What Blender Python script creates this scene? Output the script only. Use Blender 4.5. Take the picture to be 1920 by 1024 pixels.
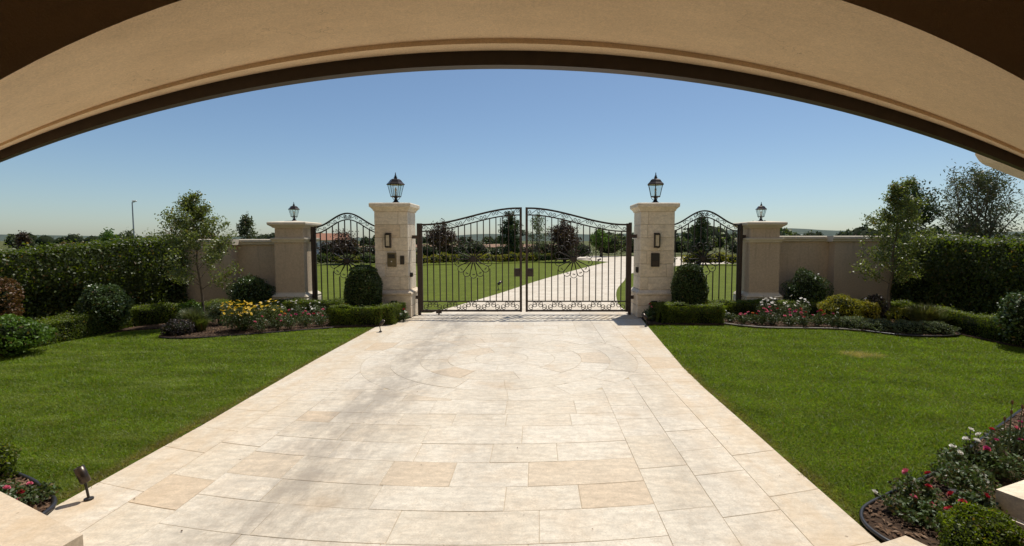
import bpy, math, random
import numpy as np
from mathutils import Vector, Matrix

for o in list(bpy.data.objects):
    bpy.data.objects.remove(o)
S = bpy.context.scene
COL = S.collection
R = math.radians
PI = math.pi

# ------------------------------------------------------------------ camera
cam_d = bpy.data.cameras.new('camera')
cam = bpy.data.objects.new('camera', cam_d)
COL.objects.link(cam)
cam.location = (0, 0, 1.78)
cam.rotation_euler = (R(90 - 3.734), 0, 0)
cam_d.sensor_width = 36
cam_d.lens = 950 / 1920 * 36
cam_d.shift_x = -45 / 1920
cam_d.clip_start = 0.05
cam_d.clip_end = 6000
S.camera = cam

# ------------------------------------------------------------------ sky, sun, exposure
SUN_EL, SUN_AZ = 65.0, 29.0          # azimuth from +Y towards +X
W = bpy.data.worlds.new('World')
S.world = W
W.use_nodes = True
wn = W.node_tree
wn.nodes.clear()
sky = wn.nodes.new('ShaderNodeTexSky')
sky.sky_type = 'NISHITA'
sky.sun_disc = False
sky.sun_elevation = R(SUN_EL)
sky.sun_rotation = R(SUN_AZ)
sky.air_density = 0.9
sky.dust_density = 0.6
sky.ozone_density = 3.6
bg = wn.nodes.new('ShaderNodeBackground')
bg.inputs['Strength'].default_value = 0.095
wo = wn.nodes.new('ShaderNodeOutputWorld')
tint = wn.nodes.new('ShaderNodeMix'); tint.data_type = 'RGBA'; tint.blend_type = 'MULTIPLY'
tint.inputs[0].default_value = 1.0
tint.inputs[7].default_value = (0.92, 0.955, 0.94, 1)      # white balance of the whole sky
wn.links.new(sky.outputs[0], tint.inputs[6])
wn.links.new(tint.outputs[2], bg.inputs[0])
wn.links.new(bg.outputs[0], wo.inputs[0])
sun_d = bpy.data.lights.new('sun', 'SUN')
sun_d.energy = 4.2
sun_d.angle = R(0.53)
sun_d.color = (1.0, 0.95, 0.87)
sun = bpy.data.objects.new('sun', sun_d)
COL.objects.link(sun)
sv = Vector((math.sin(R(SUN_AZ)) * math.cos(R(SUN_EL)), math.cos(R(SUN_AZ)) * math.cos(R(SUN_EL)), math.sin(R(SUN_EL))))
sun.rotation_euler = sv.to_track_quat('Z', 'Y').to_euler()
sun.location = sv * 40

S.render.engine = 'CYCLES'
S.view_settings.view_transform = 'Standard'
S.view_settings.look = 'None'
S.view_settings.exposure = 0.16
S.view_settings.gamma = 1.0
S.view_settings.use_curve_mapping = False
S.cycles.use_denoising = True
S.cycles.max_bounces = 8
S.cycles.diffuse_bounces = 5
S.cycles.transparent_max_bounces = 16
S.cycles.sample_clamp_indirect = 8

# ------------------------------------------------------------------ mesh helpers
class MB:
    def __init__(s):
        s.v = []; s.f = []; s.m = []
    def add(s, vs, fs, mi=0):
        b = len(s.v)
        s.v += [tuple(p) for p in vs]
        s.f += [tuple(i + b for i in f) for f in fs]
        s.m += [mi] * len(fs)
        return s
    def box(s, x0, x1, y0, y1, z0, z1, mi=0, bev=0.0):
        if bev <= 0:
            return s.add([(x0, y0, z0), (x1, y0, z0), (x1, y1, z0), (x0, y1, z0), (x0, y0, z1), (x1, y0, z1), (x1, y1, z1), (x0, y1, z1)],
                         [(0, 3, 2, 1), (4, 5, 6, 7), (0, 1, 5, 4), (1, 2, 6, 5), (2, 3, 7, 6), (3, 0, 4, 7)], mi)
        b = bev                                   # chamfered box: 24 vertices, three per corner
        V = []; idx = {}
        xs, ys, zs = (x0, x1), (y0, y1), (z0, z1)
        for i in (0, 1):
            for j in (0, 1):
                for k in (0, 1):
                    sx, sy, sz = (1 - 2 * i), (1 - 2 * j), (1 - 2 * k)
                    for a, d in enumerate(((0, sy * b, sz * b), (sx * b, 0, sz * b), (sx * b, sy * b, 0))):
                        idx[(i, j, k, a)] = len(V)
                        V.append((xs[i] + d[0], ys[j] + d[1], zs[k] + d[2]))
        g = lambda i, j, k, a: idx[(i, j, k, a)]
        F = []
        for i in (0, 1):
            q = [g(i, 0, 0, 0), g(i, 1, 0, 0), g(i, 1, 1, 0), g(i, 0, 1, 0)]; F.append(q if i else q[::-1])
            q = [g(0, i, 0, 1), g(0, i, 1, 1), g(1, i, 1, 1), g(1, i, 0, 1)]; F.append(q if i else q[::-1])
            q = [g(0, 0, i, 2), g(1, 0, i, 2), g(1, 1, i, 2), g(0, 1, i, 2)]; F.append(q if i else q[::-1])
        for i in (0, 1):
            for j in (0, 1):
                F.append([g(i, j, 0, 0), g(i, j, 1, 0), g(i, j, 1, 1), g(i, j, 0, 1)][::(1 if (i + j) % 2 else -1)])
                F.append([g(i, 0, j, 0), g(i, 1, j, 0), g(i, 1, j, 2), g(i, 0, j, 2)][::(-1 if (i + j) % 2 else 1)])
                F.append([g(0, i, j, 1), g(1, i, j, 1), g(1, i, j, 2), g(0, i, j, 2)][::(1 if (i + j) % 2 else -1)])
        for i in (0, 1):
            for j in (0, 1):
                for k in (0, 1):
                    F.append([g(i, j, k, a) for a in range(3)][::(1 if (i + j + k) % 2 else -1)])
        return s.add(V, F, mi)
    def prism(s, poly, z0, z1, mi=0, inset=0.0):
        n = len(poly)
        top = poly
        V = [(x, y, z0) for x, y in poly]
        V += [(x, y, z1) for x, y in top]
        F = [tuple(range(n - 1, -1, -1)), tuple(range(n, 2 * n))]
        F += [(i, (i + 1) % n, n + (i + 1) % n, n + i) for i in range(n)]
        return s.add(V, F, mi)
    def tube(s, path, r, n=6, mi=0, square=False, phase=None, up=None):
        P = [Vector(p) for p in path]
        rs = r if hasattr(r, '__len__') else [r] * len(P)
        if phase is None:
            phase = PI / 4 if n == 4 else 0
        V = []; prev = None
        for i, p in enumerate(P):
            t = (P[min(i + 1, len(P) - 1)] - P[max(i - 1, 0)])
            if t.length < 1e-9:
                t = Vector((0, 0, 1))
            t.normalize()
            if prev is None:
                a = Vector(up) if up else (Vector((0, 1, 0)) if abs(t.y) < 0.9 else Vector((1, 0, 0)))
            else:
                a = prev
            u = (a - t * a.dot(t)).normalized()
            w = t.cross(u)
            prev = u
            for k in range(n):
                an = phase + 2 * PI * k / n
                V.append(p + (u * math.cos(an) + w * math.sin(an)) * rs[i])
        m = len(P)
        F = []
        for i in range(m - 1):
            for k in range(n):
                k2 = (k + 1) % n
                F.append((i * n + k, i * n + k2, (i + 1) * n + k2, (i + 1) * n + k))
        F.append(tuple(range(n - 1, -1, -1)))
        F.append(tuple((m - 1) * n + k for k in range(n)))
        return s.add(V, F, mi)
    def lathe(s, prof, n=12, c=(0, 0, 0), phase=0.0, mi=0):
        V = []
        for r, z in prof:
            for k in range(n):
                a = phase + 2 * PI * k / n
                V.append((c[0] + r * math.cos(a), c[1] + r * math.sin(a), c[2] + z))
        F = []
        for i in range(len(prof) - 1):
            for k in range(n):
                k2 = (k + 1) % n
                F.append((i * n + k, i * n + k2, (i + 1) * n + k2, (i + 1) * n + k))
        F.append(tuple(range(n - 1, -1, -1)))
        F.append(tuple((len(prof) - 1) * n + k for k in range(n)))
        return s.add(V, F, mi)
    def square(s, prof, c=(0, 0, 0), mi=0):          # mitred square moulding: (half width, z)
        return s.lathe([(h * math.sqrt(2), z) for h, z in prof], 4, c, PI / 4, mi)
    def mesh(s, name, mats, smooth=False):
        me = bpy.data.meshes.new(name)
        me.from_pydata(s.v, [], s.f)
        for m in (mats if isinstance(mats, (list, tuple)) else [mats]):
            me.materials.append(m)
        if len(me.materials) > 1:
            me.polygons.foreach_set('material_index', s.m)
        if smooth:
            me.polygons.foreach_set('use_smooth', [True] * len(me.polygons))
        me.update()
        return me
    def build(s, name, mats, parent=None, loc=None, smooth=False):
        return link(name, s.mesh(name, mats, smooth), parent, loc)

def link(name, me, parent=None, loc=None):
    o = bpy.data.objects.new(name, me)
    COL.objects.link(o)
    if parent is not None:
        o.parent = parent
    if loc is not None:
        o.location = loc
    return o

def tag(o, label=None, cat=None, group=None, kind=None):
    if label: o['label'] = label
    if cat: o['category'] = cat
    if group: o['group'] = group
    if kind: o['kind'] = kind
    return o

def thing(name, label, cat, loc=(0, 0, 0), rz=0.0, group=None):
    o = bpy.data.objects.new(name, None)
    o.empty_display_size = 0.2
    COL.objects.link(o)
    o.location = loc
    o.rotation_euler = (0, 0, rz)
    return tag(o, label, cat, group)

def fastmesh(name, verts, faces, mats, midx=None, smooth=False):
    """verts (N,3) array, faces (M,k) array with constant k"""
    me = bpy.data.meshes.new(name)
    nv, (nf, k) = len(verts), faces.shape
    me.vertices.add(nv); me.loops.add(nf * k); me.polygons.add(nf)
    me.vertices.foreach_set('co', np.ascontiguousarray(verts, dtype=np.float32).ravel())
    me.loops.foreach_set('vertex_index', np.ascontiguousarray(faces, dtype=np.int32).ravel())
    me.polygons.foreach_set('loop_start', np.arange(0, nf * k, k, dtype=np.int32))
    me.polygons.foreach_set('loop_total', np.full(nf, k, dtype=np.int32))
    for m in (mats if isinstance(mats, (list, tuple)) else [mats]):
        me.materials.append(m)
    if midx is not None:
        me.polygons.foreach_set('material_index', np.ascontiguousarray(midx, dtype=np.int32))
    if smooth:
        me.polygons.foreach_set('use_smooth', np.ones(nf, dtype=bool))
    me.update(calc_edges=True)
    me.validate()
    return me

def unit(a):
    return a / np.maximum(np.linalg.norm(a, axis=1, keepdims=True), 1e-9)

def leaf_arrays(rng, pos, size, nrm=None, bias=0.6, aspect=0.55, droop=0.0):
    n = len(pos)
    q = unit(rng.normal(size=(n, 3)))
    if nrm is not None:
        q = unit(q * (1 - bias) + nrm * bias)
    t = unit(np.cross(q, rng.normal(size=(n, 3))))
    t[:, 2] -= droop
    t = unit(t - q * np.sum(t * q, axis=1, keepdims=True))
    b = np.cross(q, t)
    L = (size if np.ndim(size) else np.full(n, size)) * rng.uniform(0.65, 1.25, n)
    L = L[:, None]; Wd = L * aspect * 0.5
    v = np.empty((n, 4, 3))
    v[:, 0] = pos - t * L * 0.5
    v[:, 1] = pos - b * Wd + q * L * 0.10
    v[:, 2] = pos + t * L * 0.5
    v[:, 3] = pos + b * Wd + q * L * 0.10
    f = np.arange(n * 4).reshape(n, 4)
    return v.reshape(-1, 3), f

def ell_core(c, r, nu=14, nvv=8, rng=None, jit=0.06, zmin=None):
    V = []
    for i in range(nvv + 1):
        th = PI * i / nvv
        for k in range(nu):
            ph = 2 * PI * k / nu
            j = 1 + (rng.uniform(-jit, jit) if rng is not None else 0)
            p = [c[0] + r[0] * math.sin(th) * math.cos(ph) * j, c[1] + r[1] * math.sin(th) * math.sin(ph) * j, c[2] + r[2] * math.cos(th) * j]
            if zmin is not None:
                p[2] = max(p[2], zmin)
            V.append(p)
    F = []
    for i in range(nvv):
        for k in range(nu):
            k2 = (k + 1) % nu
            F.append((i * nu + k, (i + 1) * nu + k, (i + 1) * nu + k2, i * nu + k2))
    return np.array(V), np.array(F)

def join_arrays(parts):
    vs, fs, ms = [], [], []
    b = 0
    for v, f, m in parts:
        vs.append(v); fs.append(f + b); ms.append(np.full(len(f), m)); b += len(v)
    return np.concatenate(vs), np.concatenate(fs), np.concatenate(ms)

# ------------------------------------------------------------------ materials
def newmat(name):
    m = bpy.data.materials.new(name)
    m.use_nodes = True
    nt = m.node_tree
    return m, nt, nt.nodes['Principled BSDF']

def nd(nt, typ, **kw):
    n = nt.nodes.new(typ)
    for k, v in kw.items():
        if k in n.inputs.keys() if isinstance(k, str) else False:
            n.inputs[k].default_value = v
        else:
            setattr(n, k, v)
    return n

def noise(nt, vec, scale, detail=4, rough=0.55):
    n = nt.nodes.new('ShaderNodeTexNoise')
    n.inputs['Scale'].default_value = scale
    n.inputs['Detail'].default_value = detail
    n.inputs['Roughness'].default_value = rough
    if vec is not None:
        nt.links.new(vec, n.inputs['Vector'])
    return n.outputs['Fac']

def ramp(nt, fac, stops):
    n = nt.nodes.new('ShaderNodeValToRGB')
    e = n.color_ramp.elements
    while len(e) < len(stops):
        e.new(0.5)
    for i, (p, c) in enumerate(stops):
        e[i].position = p
        e[i].color = (c[0], c[1], c[2], 1) if hasattr(c, '__len__') else (c, c, c, 1)
    nt.links.new(fac, n.inputs['Fac'])
    return n.outputs['Color']

def mix(nt, a, b, fac, mode='MIX'):
    n = nt.nodes.new('ShaderNodeMix')
    n.data_type = 'RGBA'
    n.blend_type = mode
    for sock, val in ((n.inputs[0], fac), (n.inputs[6], a), (n.inputs[7], b)):
        if isinstance(val, (int, float)):
            sock.default_value = val
        elif isinstance(val, tuple):
            sock.default_value = (*val, 1)
        else:
            nt.links.new(val, sock)
    return n.outputs[2]

def math_n(nt, op, a, b=None, c=None, clamp=False):
    n = nt.nodes.new('ShaderNodeMath')
    n.operation = op
    n.use_clamp = clamp
    for i, val in enumerate((a, b, c)):
        if val is None: continue
        if isinstance(val, (int, float)):
            n.inputs[i].default_value = val
        else:
            nt.links.new(val, n.inputs[i])
    return n.outputs[0]

def maprange(nt, v, a, b, c=0.0, d=1.0):
    n = nt.nodes.new('ShaderNodeMapRange')
    n.interpolation_type = 'SMOOTHSTEP'
    nt.links.new(v, n.inputs['Value'])
    for k, x in (('From Min', a), ('From Max', b), ('To Min', c), ('To Max', d)):
        n.inputs[k].default_value = x
    return n.outputs['Result']

def position(nt):
    return nt.nodes.new('ShaderNodeNewGeometry').outputs['Position']

def bump(nt, h, strength, dist=0.01):
    n = nt.nodes.new('ShaderNodeBump')
    n.inputs['Strength'].default_value = strength
    n.inputs['Distance'].default_value = dist
    nt.links.new(h, n.inputs['Height'])
    return n.outputs['Normal']

def surface(name, c1, c2, scale=3.0, rough=0.85, bscale=60.0, bstr=0.25, bdist=0.004, spec=0.3, fine=0.12):
    m, nt, b = newmat(name)
    p = position(nt)
    n1 = noise(nt, p, scale, 5)
    n2 = noise(nt, p, bscale, 4, 0.65)
    col = ramp(nt, n1, [(0.3, c1), (0.7, c2)])
    col = mix(nt, col, ramp(nt, n2, [(0.35, 0.75), (0.65, 1.1)]), fine * 4, 'MULTIPLY')
    nt.links.new(col, b.inputs['Base Color'])
    b.inputs['Roughness'].default_value = rough
    b.inputs['Specular IOR Level'].default_value = spec
    if bstr > 0:
        nt.links.new(bump(nt, n2, bstr, bdist), b.inputs['Normal'])
    return m

def leafmat(name, cols, rough=0.5, trans=0.28, spec=0.35, patch=None, tgain=(1.25, 1.35, 0.5), brown=0.03):
    """cols: list of linear colours picked per leaf"""
    m, nt, b = newmat(name)
    g = nt.nodes.new('ShaderNodeNewGeometry')
    rnd = g.outputs['Random Per Island']
    k = len(cols)
    col = ramp(nt, rnd, [(i / max(k - 1, 1), c) for i, c in enumerate(cols)])
    if brown:
        r2 = math_n(nt, 'FRACT', math_n(nt, 'MULTIPLY', rnd, 57.31))
        col = mix(nt, col, (0.16, 0.095, 0.035), math_n(nt, 'MULTIPLY', math_n(nt, 'GREATER_THAN', r2, 1.0 - brown), 0.8))
    big = noise(nt, g.outputs['Position'], 2.2, 3)
    col = mix(nt, col, ramp(nt, big, [(0.3, 0.72), (0.7, 1.25)]), 0.8, 'MULTIPLY')
    if patch is not None:
        col = patch(nt, g.outputs['Position'], col)
    nt.links.new(col, b.inputs['Base Color'])
    b.inputs['Roughness'].default_value = rough
    b.inputs['Specular IOR Level'].default_value = spec
    tr = nt.nodes.new('ShaderNodeBsdfTranslucent')
    tc = mix(nt, col, tgain, 1.0, 'MULTIPLY')
    nt.links.new(tc, tr.inputs['Color'])
    ms = nt.nodes.new('ShaderNodeMixShader')
    ms.inputs[0].default_value = trans
    out = nt.nodes['Material Output']
    nt.links.new(b.outputs[0], ms.inputs[1])
    nt.links.new(tr.outputs[0], ms.inputs[2])
    nt.links.new(ms.outputs[0], out.inputs['Surface'])
    return m

def plain(name, c, rough=0.5, metal=0.0, spec=0.4, bstr=0.0, bscale=200):
    m, nt, b = newmat(name)
    p = position(nt)
    n1 = noise(nt, p, 14, 4)
    col = mix(nt, tuple(c), ramp(nt, n1, [(0.3, 0.7), (0.7, 1.25)]), 0.6, 'MULTIPLY')
    nt.links.new(col, b.inputs['Base Color'])
    b.inputs['Roughness'].default_value = rough
    b.inputs['Metallic'].default_value = metal
    b.inputs['Specular IOR Level'].default_value = spec
    if bstr:
        nt.links.new(bump(nt, noise(nt, p, bscale, 3), bstr, 0.002), b.inputs['Normal'])
    return m

def travertine(name, base, warm, light, stains=False, rough=0.6):
    m, nt, b = newmat(name)
    p = position(nt)
    oi = nt.nodes.new('ShaderNodeObjectInfo').outputs['Random']
    # every stone is shifted in the texture space so that veins break at the joints
    off = nt.nodes.new('ShaderNodeVectorMath'); off.operation = 'ADD'
    cmb = nt.nodes.new('ShaderNodeCombineXYZ')
    nt.links.new(math_n(nt, 'MULTIPLY', oi, 37.0), cmb.inputs[0])
    nt.links.new(math_n(nt, 'MULTIPLY', oi, 91.0), cmb.inputs[1])
    nt.links.new(p, off.inputs[0]); nt.links.new(cmb.outputs[0], off.inputs[1])
    q = off.outputs[0]
    mp = nt.nodes.new('ShaderNodeMapping')
    mp.inputs['Scale'].default_value = (1.0, 3.2, 3.2)
    nt.links.new(q, mp.inputs['Vector'])
    n1 = noise(nt, q, 2.0, 5, 0.6)
    n2 = noise(nt, mp.outputs[0], 5.5, 6, 0.65)
    n3 = noise(nt, q, 85, 3, 0.6)
    col = ramp(nt, oi, [(0.0, base), (0.45, light), (0.85, base), (0.94, tuple(0.5 * (a + b) for a, b in zip(base, warm))), (1.0, warm)])
    col = mix(nt, col, warm, math_n(nt, 'MULTIPLY', ramp(nt, n1, [(0.48, 0.0), (0.74, 1.0)]), 0.6))
    col = mix(nt, col, ramp(nt, n2, [(0.28, 0.74), (0.62, 1.06)]), 0.8, 'MULTIPLY')
    vor = nt.nodes.new('ShaderNodeTexVoronoi')
    vor.inputs['Scale'].default_value = 26
    nt.links.new(mp.outputs[0], vor.inputs['Vector'])
    pit = math_n(nt, 'MULTIPLY', maprange(nt, vor.outputs['Distance'], 0.05, 0.16, 1.0, 0.0), maprange(nt, n2, 0.47, 0.56))
    col = mix(nt, col, (0.24, 0.18, 0.12), math_n(nt, 'MULTIPLY', pit, 0.8))
    col = mix(nt, col, ramp(nt, n3, [(0.3, 0.80), (0.7, 1.08)]), 0.7, 'MULTIPLY')
    n5 = noise(nt, q, 17, 6, 0.72)
    col = mix(nt, col, ramp(nt, n5, [(0.34, 0.78), (0.60, 1.05)]), 0.7, 'MULTIPLY')
    vein = maprange(nt, math_n(nt, 'ABSOLUTE', math_n(nt, 'SUBTRACT', noise(nt, q, 3.1, 6, 0.7), 0.5)), 0.0, 0.022, 1.0, 0.0)
    col = mix(nt, col, tuple(0.72 * c for c in warm), math_n(nt, 'MULTIPLY', vein, 0.35))
    spk = nt.nodes.new('ShaderNodeTexVoronoi'); spk.inputs['Scale'].default_value = 5.5
    nt.links.new(q, spk.inputs['Vector'])
    col = mix(nt, col, (0.13, 0.10, 0.075), math_n(nt, 'MULTIPLY', maprange(nt, spk.outputs['Distance'], 0.035, 0.065, 1.0, 0.0), maprange(nt, n1, 0.50, 0.56, 0.0, 0.7)))
    if stains:
        sx = nt.nodes.new('ShaderNodeSeparateXYZ')
        nt.links.new(p, sx.inputs[0])
        x = math_n(nt, 'ADD', sx.outputs[0], math_n(nt, 'MULTIPLY', math_n(nt, 'SUBTRACT', noise(nt, p, 0.5, 4), 0.5), 0.9))
        mpw = nt.nodes.new('ShaderNodeMapping'); mpw.inputs['Scale'].default_value = (1.5, 0.38, 0)
        nt.links.new(p, mpw.inputs['Vector'])
        wear = math_n(nt, 'ADD', math_n(nt, 'MULTIPLY', noise(nt, mpw.outputs[0], 1.6, 7, 0.75), 0.65), math_n(nt, 'MULTIPLY', noise(nt, p, 3.4, 6, 0.7), 0.35))
        for cx, wd, st in ((-1.75, 0.85, 0.68), (1.15, 0.50, 0.34), (-0.45, 0.5, 0.20)):
            d = math_n(nt, 'ABSOLUTE', math_n(nt, 'SUBTRACT', x, cx))
            f = math_n(nt, 'MULTIPLY', maprange(nt, d, wd * 0.15, wd, 1.0, 0.0), math_n(nt, 'MULTIPLY', maprange(nt, wear, 0.38, 0.60), st))
            col = mix(nt, col, (0.25, 0.215, 0.175), f)
        for cx in (-3.1, 1.9):
            d = math_n(nt, 'ABSOLUTE', math_n(nt, 'SUBTRACT', sx.outputs[0], cx))
            col = mix(nt, col, (0.52, 0.37, 0.21), math_n(nt, 'MULTIPLY', maprange(nt, d, 0.1, 0.7, 0.5, 0.0), maprange(nt, wear, 0.38, 0.60)))
        blot = maprange(nt, noise(nt, p, 1.1, 3, 0.5), 0.60, 0.74)
        col = mix(nt, col, (0.42, 0.29, 0.16), math_n(nt, 'MULTIPLY', blot, 0.4))
    nt.links.new(col, b.inputs['Base Color'])
    b.inputs['Roughness'].default_value = rough
    b.inputs['Specular IOR Level'].default_value = 0.25
    h = math_n(nt, 'SUBTRACT', math_n(nt, 'MULTIPLY', n3, 0.4), pit)
    nt.links.new(bump(nt, h, 0.35, 0.003), b.inputs['Normal'])
    return m

PAVE = travertine('paving_travertine', (0.66, 0.585, 0.465), (0.62, 0.50, 0.36), (0.71, 0.645, 0.535), stains=True)
PILLAR_STONE = travertine('pillar_travertine', (0.82, 0.70, 0.53), (0.74, 0.59, 0.41), (0.86, 0.755, 0.60))
MORTAR = surface('mortar', (0.42, 0.345, 0.24), (0.54, 0.455, 0.335), 6, 0.95, 90, 0.3)
FAR_PAVE = surface('far_paving', (0.58, 0.50, 0.40), (0.66, 0.59, 0.48), 0.8, 0.8, 12, 0.1)
def far_joints(m):
    nt = m.node_tree; b = nt.nodes['Principled BSDF']
    src = b.inputs['Base Color'].links[0].from_socket
    br = nt.nodes.new('ShaderNodeTexBrick')
    br.inputs['Scale'].default_value = 1.0
    br.inputs['Brick Width'].default_value = 0.8; br.inputs['Row Height'].default_value = 0.42
    br.inputs['Mortar Size'].default_value = 0.008
    br.inputs['Color1'].default_value = (1.05, 1.04, 1.02, 1); br.inputs['Color2'].default_value = (0.90, 0.88, 0.84, 1); br.inputs['Mortar'].default_value = (0.66, 0.60, 0.50, 1)
    mp = nt.nodes.new('ShaderNodeMapping'); mp.inputs['Rotation'].default_value = (0, 0, 0.28)
    nt.links.new(position(nt), mp.inputs['Vector']); nt.links.new(mp.outputs[0], br.inputs['Vector'])
    col = mix(nt, src, br.outputs['Color'], 1.0, 'MULTIPLY')
    nt.links.new(col, b.inputs['Base Color'])
far_joints(FAR_PAVE)
def stuccomat(name, c1, c2):
    m, nt, b = newmat(name)
    p = position(nt)
    n1 = noise(nt, p, 1.1, 5); n2 = noise(nt, p, 120, 4, 0.65); n4 = noise(nt, p, 24, 4, 0.6)
    mp = nt.nodes.new('ShaderNodeMapping'); mp.inputs['Scale'].default_value = (5.0, 5.0, 0.35)
    nt.links.new(p, mp.inputs['Vector'])
    stk = noise(nt, mp.outputs[0], 1.6, 5, 0.65)
    sx = nt.nodes.new('ShaderNodeSeparateXYZ'); nt.links.new(p, sx.inputs[0])
    col = ramp(nt, n1, [(0.3, c1), (0.7, c2)])
    col = mix(nt, col, ramp(nt, n2, [(0.35, 0.72), (0.65, 1.12)]), 0.6, 'MULTIPLY')
    col = mix(nt, col, ramp(nt, n4, [(0.35, 0.86), (0.65, 1.06)]), 0.8, 'MULTIPLY')
    hi = math_n(nt, 'MULTIPLY', maprange(nt, stk, 0.52, 0.72), maprange(nt, sx.outputs[2], 0.6, 1.75))
    col = mix(nt, col, (0.25, 0.20, 0.15), math_n(nt, 'MULTIPLY', hi, 0.55))
    lo = math_n(nt, 'MULTIPLY', maprange(nt, math_n(nt, 'ADD', sx.outputs[2], math_n(nt, 'MULTIPLY', n1, 0.5)), 0.75, 0.35), 0.45)
    col = mix(nt, col, (0.24, 0.19, 0.13), lo)
    nt.links.new(col, b.inputs['Base Color'])
    b.inputs['Roughness'].default_value = 0.95
    b.inputs['Specular IOR Level'].default_value = 0.15
    nt.links.new(bump(nt, n2, 0.6, 0.007), b.inputs['Normal'])
    return m
STUCCO = stuccomat('garden_wall_stucco', (0.57, 0.45, 0.32), (0.64, 0.51, 0.37))
TRIM = surface('cast_stone_trim', (0.64, 0.56, 0.43), (0.74, 0.65, 0.51), 4, 0.85, 90, 0.25)
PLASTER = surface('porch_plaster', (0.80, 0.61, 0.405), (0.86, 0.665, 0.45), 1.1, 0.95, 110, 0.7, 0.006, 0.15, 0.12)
def plaster_age(m):
    nt = m.node_tree; b = nt.nodes['Principled BSDF']
    src = b.inputs['Base Color'].links[0].from_socket
    p = position(nt)
    mp = nt.nodes.new('ShaderNodeMapping'); mp.inputs['Scale'].default_value = (0.7, 2.2, 2.2)
    nt.links.new(p, mp.inputs['Vector'])
    n1 = noise(nt, mp.outputs[0], 2.4, 7, 0.72); n2 = noise(nt, p, 0.9, 4, 0.6); n3 = noise(nt, p, 38, 5, 0.7)
    col = mix(nt, src, ramp(nt, n1, [(0.32, 0.92), (0.62, 1.06)]), 0.8, 'MULTIPLY')
    col = mix(nt, col, (0.52, 0.37, 0.23), math_n(nt, 'MULTIPLY', maprange(nt, n2, 0.55, 0.75), 0.22))
    col = mix(nt, col, ramp(nt, n3, [(0.34, 0.93), (0.66, 1.06)]), 0.7, 'MULTIPLY')
    crack = maprange(nt, math_n(nt, 'ABSOLUTE', math_n(nt, 'SUBTRACT', noise(nt, p, 1.3, 5, 0.6), 0.5)), 0.0, 0.0022, 1.0, 0.0)
    col = mix(nt, col, (0.22, 0.15, 0.09), math_n(nt, 'MULTIPLY', crack, math_n(nt, 'MULTIPLY', maprange(nt, n2, 0.5, 0.62), 0.5)))
    nt.links.new(col, b.inputs['Base Color'])
plaster_age(PLASTER)
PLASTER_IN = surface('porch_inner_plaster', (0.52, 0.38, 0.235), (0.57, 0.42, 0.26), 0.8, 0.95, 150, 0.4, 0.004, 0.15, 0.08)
BRONZE_FRAME = plain('door_frame_bronze', (0.035, 0.022, 0.013), 0.45, 0.0, 0.4)
IRON = plain('wrought_iron', (0.030, 0.021, 0.016), 0.5, 0.0, 0.4, 0.3)
IRON_LIGHT = plain('painted_steel_post', (0.050, 0.034, 0.026), 0.5, 0.0, 0.4, 0.2)
LANTERN_METAL = plain('lantern_metal', (0.022, 0.018, 0.015), 0.35, 0.3, 0.5)
COPPER_DARK = plain('lantern_roof_metal', (0.060, 0.045, 0.035), 0.32, 0.6, 0.5)
OLIVE_BRASS = plain('intercom_brass', (0.16, 0.125, 0.062), 0.42, 0.3, 0.5)
BLACK_PLASTIC = plain('black_plastic', (0.018, 0.016, 0.015), 0.4, 0.0, 0.5)
PIPE = plain('edging_pipe_plastic', (0.022, 0.020, 0.020), 0.38, 0.0, 0.5)
WHITE_PAINT = plain('white_paint', (0.72, 0.70, 0.66), 0.6)
CREAM_GLASS = plain('frosted_glass', (0.55, 0.47, 0.33), 0.35, 0.0, 0.5)
CANDLE = plain('candle_tube', (0.75, 0.72, 0.62), 0.4)
ROOF_TILE = plain('roof_tile', (0.30, 0.13, 0.07), 0.8)
SOIL = surface('soil', (0.050, 0.032, 0.021), (0.095, 0.062, 0.042), 5, 0.95, 45, 0.9, 0.03, 0.1, 0.2)
BARK = surface('bark', (0.10, 0.078, 0.056), (0.20, 0.165, 0.125), 18, 0.9, 70, 0.8, 0.01, 0.15, 0.2)
BARK_DARK = surface('dark_bark', (0.05, 0.037, 0.026), (0.10, 0.075, 0.053), 18, 0.9, 70, 0.8, 0.01, 0.15, 0.2)
HEDGE_CORE = surface('hedge_shade_core', (0.012, 0.018, 0.006), (0.022, 0.03, 0.010), 9, 0.9, 40, 0.9, 0.03, 0.1, 0.2)  # near-black filler: shade inside the foliage is put into this colour

def glassmat():
    m, nt, b = newmat('lantern_glass')
    nt.nodes.remove(b)
    t = nt.nodes.new('ShaderNodeBsdfTransparent'); t.inputs[0].default_value = (0.90, 0.93, 0.92, 1)
    g = nt.nodes.new('ShaderNodeBsdfGlossy'); g.inputs['Roughness'].default_value = 0.08
    x = nt.nodes.new('ShaderNodeMixShader'); x.inputs[0].default_value = 0.10
    nt.links.new(t.outputs[0], x.inputs[1]); nt.links.new(g.outputs[0], x.inputs[2])
    nt.links.new(x.outputs[0], nt.nodes['Material Output'].inputs['Surface'])
    return m
GLASS = glassmat()

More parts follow.
